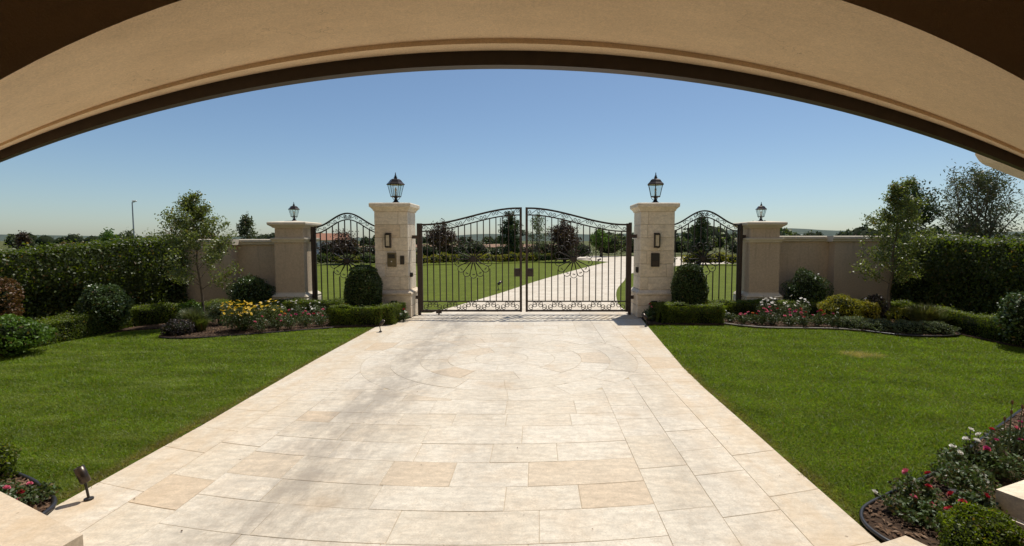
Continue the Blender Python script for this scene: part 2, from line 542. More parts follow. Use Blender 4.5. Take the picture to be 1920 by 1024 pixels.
L_HEDGE = leafmat('laurel_leaf', [(0.030, 0.044, 0.009), (0.052, 0.075, 0.012), (0.085, 0.110, 0.016), (0.040, 0.060, 0.010)], 0.45, 0.34, 0.3, None, (2.4, 2.5, 0.7))
L_BOX = leafmat('box_leaf', [(0.045, 0.065, 0.009), (0.080, 0.110, 0.012), (0.125, 0.155, 0.017)], 0.5, 0.42, 0.35, None, (2.5, 2.6, 0.8))
L_TOPIARY = leafmat('topiary_leaf', [(0.028, 0.050, 0.013), (0.050, 0.080, 0.020), (0.075, 0.110, 0.028)], 0.42, 0.18)
L_SHRUB = leafmat('glossy_shrub_leaf', [(0.040, 0.070, 0.020), (0.065, 0.105, 0.030), (0.10, 0.145, 0.050)], 0.33, 0.18, 0.55)
L_YOUNG = leafmat('young_tree_leaf', [(0.075, 0.100, 0.026), (0.12, 0.145, 0.040), (0.17, 0.190, 0.065)], 0.42, 0.34, 0.5, None, (1.9, 2.0, 0.8))
L_OLIVE = leafmat('grey_green_leaf', [(0.070, 0.085, 0.040), (0.10, 0.115, 0.058), (0.15, 0.165, 0.090)], 0.5, 0.2)
L_DARKTREE = leafmat('dark_tree_leaf', [(0.026, 0.045, 0.015), (0.045, 0.070, 0.022), (0.070, 0.100, 0.030)], 0.5, 0.2)
L_GREEN = leafmat('fresh_tree_leaf', [(0.060, 0.115, 0.016), (0.090, 0.165, 0.022), (0.125, 0.20, 0.035)], 0.5, 0.3)
L_RED = leafmat('red_brown_leaf', [(0.045, 0.024, 0.018), (0.075, 0.036, 0.026), (0.060, 0.048, 0.022)], 0.5, 0.2)
L_COPPER = leafmat('copper_leaf', [(0.11, 0.048, 0.020), (0.15, 0.075, 0.030), (0.09, 0.065, 0.025)], 0.5, 0.25)
L_YELLOWGREEN = leafmat('gold_shrub_leaf', [(0.15, 0.15, 0.018), (0.24, 0.21, 0.022), (0.32, 0.26, 0.03)], 0.5, 0.3)
L_YELLOWISH = leafmat('lime_shrub_leaf', [(0.09, 0.11, 0.014), (0.20, 0.20, 0.018), (0.34, 0.29, 0.026)], 0.5, 0.35, 0.35, None, (1.6, 1.6, 0.6))
L_PURPLE = leafmat('purple_leaf', [(0.035, 0.026, 0.030), (0.06, 0.045, 0.05), (0.05, 0.055, 0.030)], 0.5, 0.2)
L_SAGE = leafmat('sage_leaf', [(0.085, 0.11, 0.055), (0.12, 0.15, 0.075), (0.15, 0.18, 0.10)], 0.6, 0.25)
L_STRAW = leafmat('straw_grass', [(0.13, 0.13, 0.045), (0.20, 0.18, 0.07), (0.10, 0.13, 0.035)], 0.6, 0.3)
L_ROSE = leafmat('rose_leaf', [(0.040, 0.070, 0.022), (0.070, 0.105, 0.035), (0.10, 0.14, 0.055), (0.085, 0.055, 0.03)], 0.45, 0.22)
L_MEADOW = leafmat('meadow_leaf', [(0.075, 0.11, 0.025), (0.11, 0.14, 0.035), (0.15, 0.17, 0.05)], 0.6, 0.25)
MULCH = leafmat('mulch_chip', [(0.07, 0.04, 0.025), (0.14, 0.085, 0.052), (0.22, 0.15, 0.10)], 0.9, 0.0, 0.1)

def petal(name, c):
    m, nt, b = newmat(name)
    g = nt.nodes.new('ShaderNodeNewGeometry')
    col = mix(nt, tuple(c), ramp(nt, g.outputs['Random Per Island'], [(0, 0.72), (1, 1.2)]), 0.8, 'MULTIPLY')
    nt.links.new(col, b.inputs['Base Color'])
    b.inputs['Roughness'].default_value = 0.55
    tr = nt.nodes.new('ShaderNodeBsdfTranslucent'); nt.links.new(col, tr.inputs['Color'])
    ms = nt.nodes.new('ShaderNodeMixShader'); ms.inputs[0].default_value = 0.3
    nt.links.new(b.outputs[0], ms.inputs[1]); nt.links.new(tr.outputs[0], ms.inputs[2])
    nt.links.new(ms.outputs[0], nt.nodes['Material Output'].inputs['Surface'])
    return m
P_WHITE = petal('white_petal', (0.80, 0.78, 0.72))
P_RED = petal('red_petal', (0.42, 0.022, 0.035))
P_PINK = petal('pink_petal', (0.68, 0.16, 0.24))
P_MAGENTA = petal('magenta_petal', (0.42, 0.03, 0.14))
P_YELLOW = petal('yellow_petal', (0.80, 0.52, 0.02))
P_ORANGE = petal('orange_petal', (0.68, 0.20, 0.06))
PETALS = {'w': P_WHITE, 'r': P_RED, 'p': P_PINK, 'm': P_MAGENTA, 'y': P_YELLOW, 'o': P_ORANGE}
CNAME = {'w': 'white', 'r': 'red', 'p': 'pink', 'm': 'magenta', 'y': 'yellow', 'o': 'orange'}

def lawn_patch(nt, p, col):
    # dry worn spots and faint mowing stripes: colours of the turf itself
    sx = nt.nodes.new('ShaderNodeSeparateXYZ'); nt.links.new(p, sx.inputs[0])
    dist = nt.nodes.new('ShaderNodeVectorMath'); dist.operation = 'DISTANCE'
    mp = nt.nodes.new('ShaderNodeMapping'); mp.inputs['Scale'].default_value = (1, 1.3, 0)
    nt.links.new(p, mp.inputs['Vector'])
    nt.links.new(mp.outputs[0], dist.inputs[0]); dist.inputs[1].default_value = (5.1, 7.85 * 1.3, 0)
    wob = math_n(nt, 'ADD', dist.outputs['Value'], math_n(nt, 'MULTIPLY', math_n(nt, 'SUBTRACT', noise(nt, p, 7, 4), 0.5), 0.5))
    f = maprange(nt, wob, 0.12, 0.45, 0.95, 0.0)
    col = mix(nt, col, (0.30, 0.235, 0.11), f)
    mp2 = nt.nodes.new('ShaderNodeMapping'); mp2.inputs['Scale'].default_value = (0.6, 2.6, 0); mp2.inputs['Rotation'].default_value = (0, 0, 0.1)
    nt.links.new(p, mp2.inputs['Vector'])
    strk = maprange(nt, noise(nt, mp2.outputs[0], 1.7, 5, 0.65), 0.47, 0.66, 0.0, 0.62)
    col = mix(nt, col, (0.22, 0.255, 0.075), math_n(nt, 'MULTIPLY', strk, maprange(nt, sx.outputs[0], 2.0, -3.0)))
    dk = maprange(nt, noise(nt, p, 2.6, 5, 0.7), 0.56, 0.72, 0.0, 0.5)
    col = mix(nt, col, (0.055, 0.085, 0.010), dk)
    dry = maprange(nt, noise(nt, p, 1.4, 5, 0.65), 0.56, 0.78, 0.0, 0.6)
    col = mix(nt, col, (0.15, 0.145, 0.045), dry)
    xw = math_n(nt, 'ADD', sx.outputs[0], math_n(nt, 'MULTIPLY', math_n(nt, 'SUBTRACT', noise(nt, p, 3.0, 4), 0.5), 0.22))
    for xe in (-3.27, 2.03):
        fr_ = maprange(nt, math_n(nt, 'ABSOLUTE', math_n(nt, 'SUBTRACT', xw, xe)), 0.0, 0.17, 0.75, 0.0)
        col = mix(nt, col, (0.20, 0.15, 0.065), fr_)
    st = math_n(nt, 'SINE', math_n(nt, 'MULTIPLY', math_n(nt, 'ADD', sx.outputs[1], math_n(nt, 'MULTIPLY', sx.outputs[0], 0.12)), 9.0))
    col = mix(nt, col, ramp(nt, maprange(nt, st, -1, 1), [(0, 0.90), (1, 1.09)]), 0.8, 'MULTIPLY')
    return col
L_GRASS = leafmat('grass_blade', [(0.072, 0.118, 0.008), (0.098, 0.152, 0.010), (0.135, 0.195, 0.015), (0.15, 0.17, 0.03)], 0.55, 0.45, 0.3, lawn_patch, (1.9, 2.0, 0.9))

def turfmat(name, c1, c2, c3, sc=9):
    m, nt, b = newmat(name)
    p = position(nt)
    n1 = noise(nt, p, 0.7, 5, 0.6); n2 = noise(nt, p, sc, 6, 0.7); n3 = noise(nt, p, sc * 14, 3, 0.7)
    col = ramp(nt, n2, [(0.3, c1), (0.55, c2), (0.75, c3)])
    col = mix(nt, col, ramp(nt, n1, [(0.3, 0.85), (0.7, 1.15)]), 0.8, 'MULTIPLY')
    col = mix(nt, col, ramp(nt, n3, [(0.3, 0.6), (0.7, 1.3)]), 0.7, 'MULTIPLY')
    nt.links.new(col, b.inputs['Base Color'])
    b.inputs['Roughness'].default_value = 0.9
    b.inputs['Specular IOR Level'].default_value = 0.1
    nt.links.new(bump(nt, n3, 0.9, 0.02), b.inputs['Normal'])
    return m
TURF = turfmat('turf_thatch', (0.090, 0.105, 0.014), (0.11, 0.145, 0.014), (0.14, 0.16, 0.026), 12)
FAR_TURF = turfmat('far_turf', (0.085, 0.105, 0.012), (0.110, 0.135, 0.014), (0.15, 0.17, 0.028), 3)
GROUND = turfmat('ground_earth', (0.070, 0.075, 0.028), (0.10, 0.105, 0.035), (0.15, 0.135, 0.06), 0.35)
PINKFIELD = turfmat('ploughed_field', (0.22, 0.135, 0.085), (0.28, 0.17, 0.11), (0.24, 0.18, 0.10), 0.3)
HILLS = turfmat('hill_scrub', (0.055, 0.075, 0.060), (0.075, 0.095, 0.075), (0.10, 0.12, 0.085), 0.02)

# ------------------------------------------------------------------ ground and setting
def sheet(name, poly, z, m, kind='structure', sub=0):
    me = bpy.data.meshes.new(name)
    me.from_pydata([(x, y, z) for x, y in poly], [], [tuple(range(len(poly)))])
    me.materials.append(m); me.update()
    return tag(link(name, me), kind=kind)

sheet('ground', [(-4000, -400), (4000, -400), (4000, 5000), (-4000, 5000)], -0.07, GROUND)

# low hills on the horizon
rng = np.random.default_rng(5)
hv, hf = [], []
NX = 160
for i in range(NX + 1):
    x = -2600 + 5200 * i / NX
    hgt = 11 + 4.5 * math.sin(x * 0.0031 + 0.6) + 2.6 * math.sin(x * 0.011 + 2) + 1.1 * math.sin(x * 0.037)
    if x > 120:
        hgt += 9 * min(1, (x - 120) / 380)
    for y, k in ((820, -0.1), (950, 0.55), (1100, 1.0), (1500, 0.8), (1900, -0.1)):
        hv.append((x, y, hgt * k))
for i in range(NX):
    for k in range(4):
        a = i * 5 + k
        hf.append((a, a + 5, a + 6, a + 1))
me = bpy.data.meshes.new('hills'); me.from_pydata(hv, [], hf); me.materials.append(HILLS)
me.polygons.foreach_set('use_smooth', [True] * len(me.polygons)); me.update()
tag(link('hills', me), kind='structure')
sheet('field', [(-48, 120), (-4, 120), (14, 210), (-84, 210)], 0.05, PINKFIELD)

DRIVE_L, DRIVE_R = -3.22, 2.03
# lawns: one sheet on each side of the drive
sheet('lawn', [(-9.6, 2.0), (DRIVE_L + 0.02, 2.0), (DRIVE_L - 0.06, 6.5), (DRIVE_L - 0.04, 11.3), (-9.6, 11.9)], -0.012, TURF)
sheet('lawn', [(DRIVE_R - 0.02, 2.0), (9.6, 2.0), (9.6, 11.9), (2.30, 11.3), (2.22, 10.2), (2.04, 6.8), (2.0, 5.0)], -0.012, TURF)
# beyond the gate
def curve_pts(p, n=8):
    out = []
    for i in range(len(p) - 1):
        a = Vector(p[max(i - 1, 0)]); b = Vector(p[i]); c = Vector(p[i + 1]); d = Vector(p[min(i + 2, len(p) - 1)])
        for k in range(n):
            t = k / n
            out.append(tuple(0.5 * ((2 * b) + (c - a) * t + (2 * a - 5 * b + 4 * c - d) * t * t + (-a + 3 * b - 3 * c + d) * t ** 3)))
    out.append(tuple(p[-1]))
    return out
le = curve_pts([(-2.95, 11.4), (-2.45, 12.8), (-1.25, 16.9), (0.15, 22.5), (2.6, 31), (5.3, 39.5), (5.9, 41.4), (5.0, 43.6), (2.8, 47.5), (-2.0, 54)])
re_ = curve_pts([(2.42, 11.4), (2.28, 12.9), (2.37, 14.65), (2.9, 18.1), (3.8, 21.9), (5.2, 27.3), (8.6, 33.5), (15, 38.5), (34, 42)])
sheet('far_driveway', le + [(4, 58), (14, 54), (34, 50.5)] + re_[::-1], -0.012, FAR_PAVE)
sheet('far_lawn', [(-26, 12.9), (26, 12.9), (30, 40), (10, 49), (-4, 51), (-12, 39), (-28, 36)], -0.030, FAR_TURF)
sheet('meadow', [(-90, 34), (-28, 36), (-12, 40), (10, 55), (40, 50), (110, 60), (110, 119), (-90, 119)], -0.045, GROUND)

# ------------------------------------------------------------------ driveway with its stones
drv = MB().box(DRIVE_L, DRIVE_R, -3.0, 6.0, -0.06, -0.004).prism([(DRIVE_L, 6.0), (DRIVE_R, 6.0), (2.10, 8.2), (2.23, 10.2), (2.36, 11.4), (-3.02, 11.4), (-3.28, 10.6), (-3.29, 8.0)], -0.06, -0.004).build('driveway', MORTAR)
tag(drv, kind='structure')
trng = random.Random(11)
J = 0.0017
MC, MR = (-0.52, 7.55), 2.02

def clip_half(poly, nx, ny, d):            # keep nx*x+ny*y >= d
    out = []
    for i in range(len(poly)):
        a, b = poly[i], poly[(i + 1) % len(poly)]
        da, db = nx * a[0] + ny * a[1] - d, nx * b[0] + ny * b[1] - d
        if da >= 0: out.append(a)
        if (da >= 0) != (db >= 0):
            t = da / (da - db)
            out.append((a[0] + (b[0] - a[0]) * t, a[1] + (b[1] - a[1]) * t))
    return out

def arc_lay(x, y):
    # the courses nearest the porch are laid in a shallow arc
    k = min(1, max(0, (6.2 - y) / 2.4)); k = k * k * (3 - 2 * k)
    return (x, y + 0.062 * (x + 0.45) ** 2 * k)
def subdiv(poly, m=4):
    out = []
    for i in range(len(poly)):
        a, b = poly[i], poly[(i + 1) % len(poly)]
        for k in range(m if abs(a[0] - b[0]) > 0.2 else 1):
            t = k / m
            out.append((a[0] + (b[0] - a[0]) * t, a[1] + (b[1] - a[1]) * t))
    return out
def stone(poly, z=None):
    """one slab from a convex outline, with a worn arris"""
    n = len(poly)
    cx = sum(p[0] for p in poly) / n; cy = sum(p[1] for p in poly) / n
    z = trng.uniform(-0.0012, 0.0012)
    tx, ty = trng.uniform(-0.0012, 0.0012), trng.uniform(-0.0012, 0.0012)
    loc = [(x - cx, y - cy) for x, y in poly]
    e = 0.003
    V = [(x, y, -0.03) for x, y in loc]
    V += [(x, y, -0.002 + z + tx * x + ty * y) for x, y in loc]
    V += [(x * (1 - e / max(math.hypot(x, y), 0.05)), y * (1 - e / max(math.hypot(x, y), 0.05)), z + tx * x + ty * y) for x, y in loc]
    F = [(i, (i + 1) % n, n + (i + 1) % n, n + i) for i in range(n)]
    F += [(n + i, n + (i + 1) % n, 2 * n + (i + 1) % n, 2 * n + i) for i in range(n)]
    F += [tuple(range(2 * n, 3 * n))]
    MB().add(V, F).build('paving_stone', PAVE, drv, (cx, cy, 0))

def stone_outside_disc(poly):
    """a slab cut to the round feature: union of wedges outside the disc, as one mesh"""
    r = MR + J
    ds = [math.hypot(p[0] - MC[0], p[1] - MC[1]) for p in poly]
    cxn = min(max(MC[0], min(p[0] for p in poly)), max(p[0] for p in poly)); cyn = min(max(MC[1], min(p[1] for p in poly)), max(p[1] for p in poly))
    if math.hypot(cxn - MC[0], cyn - MC[1]) > r:
        stone([arc_lay(*q) for q in subdiv(poly)]); return
    if max(ds) < r + 0.03:
        return
    NS = 64
    V, F = [], []
    area = 0
    for k in range(NS):
        a0, a1 = 2 * PI * k / NS, 2 * PI * (k + 1) / NS
        am = (a0 + a1) / 2
        pc = [(x - MC[0], y - MC[1]) for x, y in poly]
        pc = clip_half(pc, math.cos(am), math.sin(am), r * math.cos(PI / NS))
        if len(pc) < 3: continue
        pc = clip_half(pc, -math.sin(a0), math.cos(a0), 0)
        if len(pc) < 3: continue
        pc = clip_half(pc, math.sin(a1), -math.cos(a1), 0)
        if len(pc) < 3: continue
        b = len(V)
        V += [(x + MC[0], y + MC[1], 0.0) for x, y in pc]
        F.append(tuple(range(b, b + len(pc))))
        area += abs(sum(pc[i][0] * pc[(i + 1) % len(pc)][1] - pc[(i + 1) % len(pc)][0] * pc[i][1] for i in range(len(pc)))) / 2
    if area < 0.008: return
    import bmesh
    bm = bmesh.new()
    vs = [bm.verts.new(v) for v in V]
    for f in F:
        try: bm.faces.new([vs[i] for i in f])
        except ValueError: pass
    bmesh.ops.remove_doubles(bm, verts=bm.verts, dist=0.0005)
    c = (sum(p[0] for p in poly) / len(poly), sum(p[1] for p in poly) / len(poly), 0)
    ext = bmesh.ops.extrude_face_region(bm, geom=list(bm.faces))
    for e in ext['geom']:
        if isinstance(e, bmesh.types.BMVert): e.co.z = -0.03
    bmesh.ops.translate(bm, verts=bm.verts, vec=(-c[0], -c[1], trng.uniform(-0.001, 0.001)))
    bmesh.ops.recalc_face_normals(bm, faces=bm.faces)
    me = bpy.data.meshes.new('paving_stone'); bm.to_mesh(me); bm.free()
    me.materials.append(PAVE)
    link('paving_stone', me, drv, c)

def strip_lengthwise(x0, x1, y0, y1, lo, hi, skew0=0.0):
    y = y0 + skew0
    first = True
    ylast = y0
    while ylast < y1 - 0.01:
        l = trng.uniform(lo, hi)
        ye = min(y1, ylast + (l if not first else l * trng.uniform(0.5, 1)))
        if y1 - ye < lo * 0.4: ye = y1
        def xa(yy): return x0(yy) if callable(x0) else x0
        def xb(yy): return x1(yy) if callable(x1) else x1
        j = J
        stone_outside_disc([(xa(ylast) + j, ylast + j), (xb(ylast) - j, ylast + j), (xb(ye) - j, ye - j), (xa(ye) + j, ye - j)])
        ylast = ye; first = False

Y0, Y1 = 2.05, 11.38
def left_edge(y): return DRIVE_L + (-0.07 * min(1, max(0, (y - 4.5) / 3)) + (0.25 * max(0, (y - 10.4)) if y > 10.4 else 0))
def right_edge(y): return DRIVE_R + 0.075 * max(0, y - 6.6)
strip_lengthwise(1.62, right_edge, Y0, Y1, 0.50, 0.72)
strip_lengthwise(1.20, 1.62, Y0, Y1, 0.40, 0.72)
strip_lengthwise(0.80, 1.20, Y0, Y1, 0.42, 0.70)
strip_lengthwise(left_edge, -2.78, Y0, Y1, 0.50, 0.75)
strip_lengthwise(-2.78, -2.38, Y0, Y1, 0.40, 0.68)
y = Y0
while y < Y1 - 0.05:
    d = trng.choice((0.33, 0.37, 0.40, 0.43))
    ye = min(Y1, y + d)
    if Y1 - ye < 0.15: ye = Y1
    x = -2.38
    while x < 0.80 - 0.01:
        w = trng.uniform(0.46, 0.92)
        if x == -2.38: w *= trng.uniform(0.5, 1)
        xe = min(0.80, x + w)
        if 0.80 - xe < 0.28: xe = 0.80
        stone_outside_disc([(x + J, y + J), (xe - J, y + J), (xe - J, ye - J), (x + J, ye - J)])
        x = xe
    y = ye
# round feature: concentric rings
rings = [(0.0, 0.40, 1), (0.40, 0.80, 7), (0.80, 1.20, 11), (1.20, 1.62, 15), (1.62, 2.02, 18)]
for a, b, n in rings:
    if n == 1:
        stone([(MC[0] + (b - J) * math.cos(2 * PI * k / 24), MC[1] + (b - J) * math.sin(2 * PI * k / 24)) for k in range(24)])
        continue
    ph = trng.uniform(0, 1)
    cuts = [ph + (k + trng.uniform(-0.18, 0.18)) * 2 * PI / n for k in range(n)]
    for k in range(n):
        a0, a1 = cuts[k], (cuts[k + 1] if k < n - 1 else cuts[0] + 2 * PI)
        jo, ji = J / b, J / a
        m = 6
        po = [(MC[0] + (b - J) * math.cos(a0 + jo + (a1 - a0 - 2 * jo) * t / m), MC[1] + (b - J) * math.sin(a0 + jo + (a1 - a0 - 2 * jo) * t / m)) for t in range(m + 1)]
        pi_ = [(MC[0] + (a + J) * math.cos(a1 - ji - (a1 - a0 - 2 * ji) * t / m), MC[1] + (a + J) * math.sin(a1 - ji - (a1 - a0 - 2 * ji) * t / m)) for t in range(m + 1)]
        stone(po + pi_)
# threshold slabs under the gate
xs = [-2.86, -1.9, -0.9, 0.1, 1.05, 2.0, 2.34]
for i in range(len(xs) - 1):
    MB().box(xs[i] + J - (xs[i] + xs[i + 1]) / 2, xs[i + 1] - J - (xs[i] + xs[i + 1]) / 2, -0.44, 0.44, -0.03, 0.003).build('threshold_slab', PAVE, drv, ((xs[i] + xs[i + 1]) / 2, 11.85, 0))

# ------------------------------------------------------------------ porch with its arch
porch = thing('porch', 'tan plastered arched porch with dark bronze door frame, over the camera', 'porch', (0, 2.5, 0))
def arc(cx, cz, r, x):
    return cz + math.sqrt(max(r * r - (x - cx) ** 2, 0.01))
NEAR = (-0.092, -1.246, 4.106); SOF = (-0.176, -4.148, 7.010); LIP = (-0.181, -4.304, 7.139)
FT = (-0.190, -4.846, 7.691); FNB = (-0.200, -5.228, 7.994); FFB = (-0.209, -5.510, 8.276)
OY = 2.5
def band(name, c0, y0, h0, c1, y1, h1, m, n=64, z0=0.0, z1=0.0, smooth=True):
    V, F = [], []
    for i in range(n + 1):
        t = -1 + 2 * i / n
        x0 = c0[0] + h0 * t; x1 = c1[0] + h1 * t
        V += [(x0, y0 - OY, arc(*c0, x0) + z0), (x1, y1 - OY, arc(*c1, x1) + z1)]
    for i in range(n):
        a = 2 * i
        F.append((a, a + 1, a + 3, a + 2))
    return MB().add(V, F).build(name, m, porch, smooth=smooth)
HN, HF = 2.85, 3.75
band('soffit', NEAR, 1.95, HN, SOF, 2.80, HF - 0.1, PLASTER)
band('soffit_lip', SOF, 2.80, HF - 0.1, LIP, 2.80, HF - 0.1, PLASTER)
band('soffit_edge', LIP, 2.80, HF - 0.1, FT, 2.93, HF, PLASTER)
fr = band('door_frame', FT, 2.93, HF, FNB, 2.93, HF, BRONZE_FRAME)
band('frame_underside', FNB, 2.93, HF, FFB, 3.00, HF, BRONZE_FRAME)
band('frame_outer_edge', FFB, 3.00, HF, FFB, 3.03, HF, BRONZE_FRAME, z1=0.10)
# walls above and beside the opening
def wall_over(name, c, yy, half, xmax, ztop, m, flip=False):
    V, F = [], []
    n = 48
    for i in range(n + 1):
        x = c[0] - half + 2 * half * i / n
        V += [(x, yy - OY, arc(*c, x)), (x, yy - OY, ztop)]
    for i in range(n):
        F.append((2 * i, 2 * i + 2, 2 * i + 3, 2 * i + 1))
    b = len(V)
    for sx in (-1, 1):
        xe = c[0] + sx * half
        V += [(xe, yy - OY, -0.05), (sx * xmax, yy - OY, -0.05), (sx * xmax, yy - OY, ztop), (xe, yy - OY, ztop)]
        F.append((b, b + 1, b + 2, b + 3)); b += 4
    return MB().add(V, F).build(name, m, porch)
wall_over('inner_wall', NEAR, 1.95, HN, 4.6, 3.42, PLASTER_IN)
wall_over('front_wall', (-0.209, -5.44, 8.276), 3.06, HF, 4.6, 4.3, PLASTER)
for sx in (-1, 1):
    xa, xb = NEAR[0] + sx * HN, SOF[0] + sx * HF
    MB().add([(xa, 1.95 - OY, -0.05), (xb, 3.05 - OY, -0.05), (xb, 3.05 - OY, 2.4), (xa, 1.95 - OY, arc(*NEAR, xa))], [(0, 1, 2, 3)]).build('jamb', PLASTER, porch)
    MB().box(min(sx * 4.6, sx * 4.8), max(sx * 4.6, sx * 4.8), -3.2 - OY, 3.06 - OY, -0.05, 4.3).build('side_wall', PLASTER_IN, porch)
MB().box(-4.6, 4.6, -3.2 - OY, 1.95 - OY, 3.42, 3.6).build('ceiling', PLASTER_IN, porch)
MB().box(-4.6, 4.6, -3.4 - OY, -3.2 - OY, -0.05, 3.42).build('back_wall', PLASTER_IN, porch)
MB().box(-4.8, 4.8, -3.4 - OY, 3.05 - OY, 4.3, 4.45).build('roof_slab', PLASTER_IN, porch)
MB().box(-4.6, -3.24, -3.2 - OY, 1.9 - OY, -0.06, -0.01).build('porch_floor', FAR_PAVE, porch)
MB().box(2.05, 4.6, -3.2 - OY, 1.9 - OY, -0.06, -0.01).build('porch_floor', FAR_PAVE, porch)
for sx in (-1, 1):  # unseen house front with windows, added to bounce sunlight onto the gate pillars
    xa, xb = sorted((sx * 4.8, sx * 15.0))
    MB().box(xa, xb, 2.2 - OY, 2.6 - OY, -0.05, 6.2).build('bounce_wall', PLASTER, porch)
    for k in range(3):
        xw = sx * (6.6 + 3.0 * k)
        for z0 in (0.9, 3.7):
            w_ = MB().box(xw - 0.62, xw + 0.62, 2.61 - OY, 2.66 - OY, z0, z0 + 1.5).build('bounce_wall_window', TRIM, porch)
            for q in (-0.28, 0.28):
                MB().box(xw + q - 0.24, xw + q + 0.24, 2.661 - OY, 2.672 - OY, z0 + 0.08, z0 + 1.42).build('pane', BLACK_PLASTIC, w_)
MB().box(-4.8, 4.8, 2.62 - OY, 3.0 - OY, 4.46, 6.2).build('bounce_wall', PLASTER, porch)  # upper storey and overhang of the added bounce front
MB().box(-15.4, 15.4, 1.6 - OY, 3.3 - OY, 6.21, 6.4).build('bounce_wall_eaves', TRIM, porch)
# splayed stone plinths at the foot of the opening
MB().prism([(-2.56, 2.76 - OY), (-3.40, 3.18 - OY), (-4.3, 3.62 - OY), (-4.3, 1.97 - OY), (-2.66, 1.97 - OY)], -0.03, 0.12).build('plinth', PAVE, porch)
MB().prism([(2.08, 2.75 - OY), (1.55, 2.54 - OY), (1.70, 2.12 - OY), (2.28, 2.35 - OY)], -0.03, 0.12).build('plinth', PAVE, porch)
def rbox(name, corner, ang, w, d, z0, z1, m):
    ca, sa = math.cos(ang), math.sin(ang)
    P = [corner, (corner[0] + w * ca, corner[1] + w * sa), (corner[0] + w * ca + d * sa, corner[1] + w * sa - d * ca), (corner[0] + d * sa, corner[1] - d * ca)]
    return MB().prism([(x, y - OY) for x, y in P], z0, z1).build(name, m, porch)
rbox('column_base', (2.86, 3.12), 0.40, 0.95, 0.55, -0.03, 0.07, PILLAR_STONE)
rbox('column_base', (2.92, 3.12), 0.40, 0.9, 0.47, 0.07, 0.20, PILLAR_STONE)
rbox('column_shaft', (3.17, 3.19), 0.40, 0.7, 0.30, 0.20, 2.1, PILLAR_STONE)
V = []
pz = [(2.93, 2.46), (2.925, 2.345), (2.955, 2.304), (2.98, 2.285), (3.165, 2.212), (3.7, 2.02), (3.7, 2.46)]
n = len(pz)
V = [(x, 3.12 - OY, z) for x, z in pz] + [(x, 3.42 - OY, z) for x, z in pz]
MB().add(V, [tuple(range(n)), tuple(range(2 * n - 1, n - 1, -1))] + [(i, n + i, n + (i + 1) % n, (i + 1) % n) for i in range(n)]).build('impost_stone', TRIM, porch)

# ------------------------------------------------------------------ pillars
def lantern(loc, s, label, rz):
    t = thing('lantern', label, 'lantern', loc, rz, 'lanterns on the pillars')
    P = lambda z: z * s
    MB().lathe([(0.085 * s, 0), (0.085 * s, P(0.02)), (0.055 * s, P(0.045)), (0.04 * s, P(0.075)), (0.028 * s, P(0.11)), (0.045 * s, P(0.125)), (0.03 * s, P(0.14))], 12).build('base', LANTERN_METAL, t, smooth=True)
    MB().lathe([(0.03 * s, P(0.13)), (0.125 * s, P(0.145)), (0.125 * s, P(0.16)), (0.118 * s, P(0.165))], 6).build('tray', LANTERN_METAL, t)
    rb, rt, z0, z1 = 0.118 * s, 0.185 * s, P(0.162), P(0.43)
    for k in range(6):
        a = 2 * PI * k / 6
        MB().tube([(rb * math.cos(a), rb * math.sin(a), z0), (rt * math.cos(a), rt * math.sin(a), z1)], 0.0072 * s, 4).build('corner_bar', LANTERN_METAL, t)
        a2 = 2 * PI * (k + 1) / 6
        q = 0.97
        MB().add([(rb * q * math.cos(a), rb * q * math.sin(a), z0), (rb * q * math.cos(a2), rb * q * math.sin(a2), z0), (rt * q * math.cos(a2), rt * q * math.sin(a2), z1), (rt * q * math.cos(a), rt * q * math.sin(a), z1)], [(0, 1, 2, 3)]).build('pane', GLASS, t)
        am = a + PI / 6
        if k % 2 == 0:
            MB().tube([(0.03 * s * math.cos(am), 0.03 * s * math.sin(am), P(0.07)), (0.07 * s * math.cos(am), 0.07 * s * math.sin(am), P(0.09)), (0.105 * s * math.cos(am), 0.105 * s * math.sin(am), P(0.145))], 0.006 * s, 5).build('bracket', LANTERN_METAL, t)
    MB().lathe([(0.205 * s, P(0.425)), (0.215 * s, P(0.435)), (0.205 * s, P(0.45)), (0.165 * s, P(0.485)), (0.125 * s, P(0.54)), (0.085 * s, P(0.565)), (0.03 * s, P(0.57))], 6).build('roof', COPPER_DARK, t)
    MB().lathe([(0.03 * s, P(0.565)), (0.045 * s, P(0.60)), (0.02 * s, P(0.615)), (0.035 * s, P(0.63)), (0.014 * s, P(0.65)), (0.010 * s, P(0.70)), (0.004 * s, P(0.72))], 8).build('finial', LANTERN_METAL, t, smooth=True)
    MB().lathe([(0.024 * s, P(0.165)), (0.024 * s, P(0.27)), (0.010 * s, P(0.275))], 8).build('candle_sleeve', CANDLE, t, smooth=True)
    MB().lathe([(0.012 * s, P(0.272)), (0.028 * s, P(0.305)), (0.018 * s, P(0.345)), (0.003 * s, P(0.375))], 8).build('bulb', CREAM_GLASS, t, smooth=True)
    return t

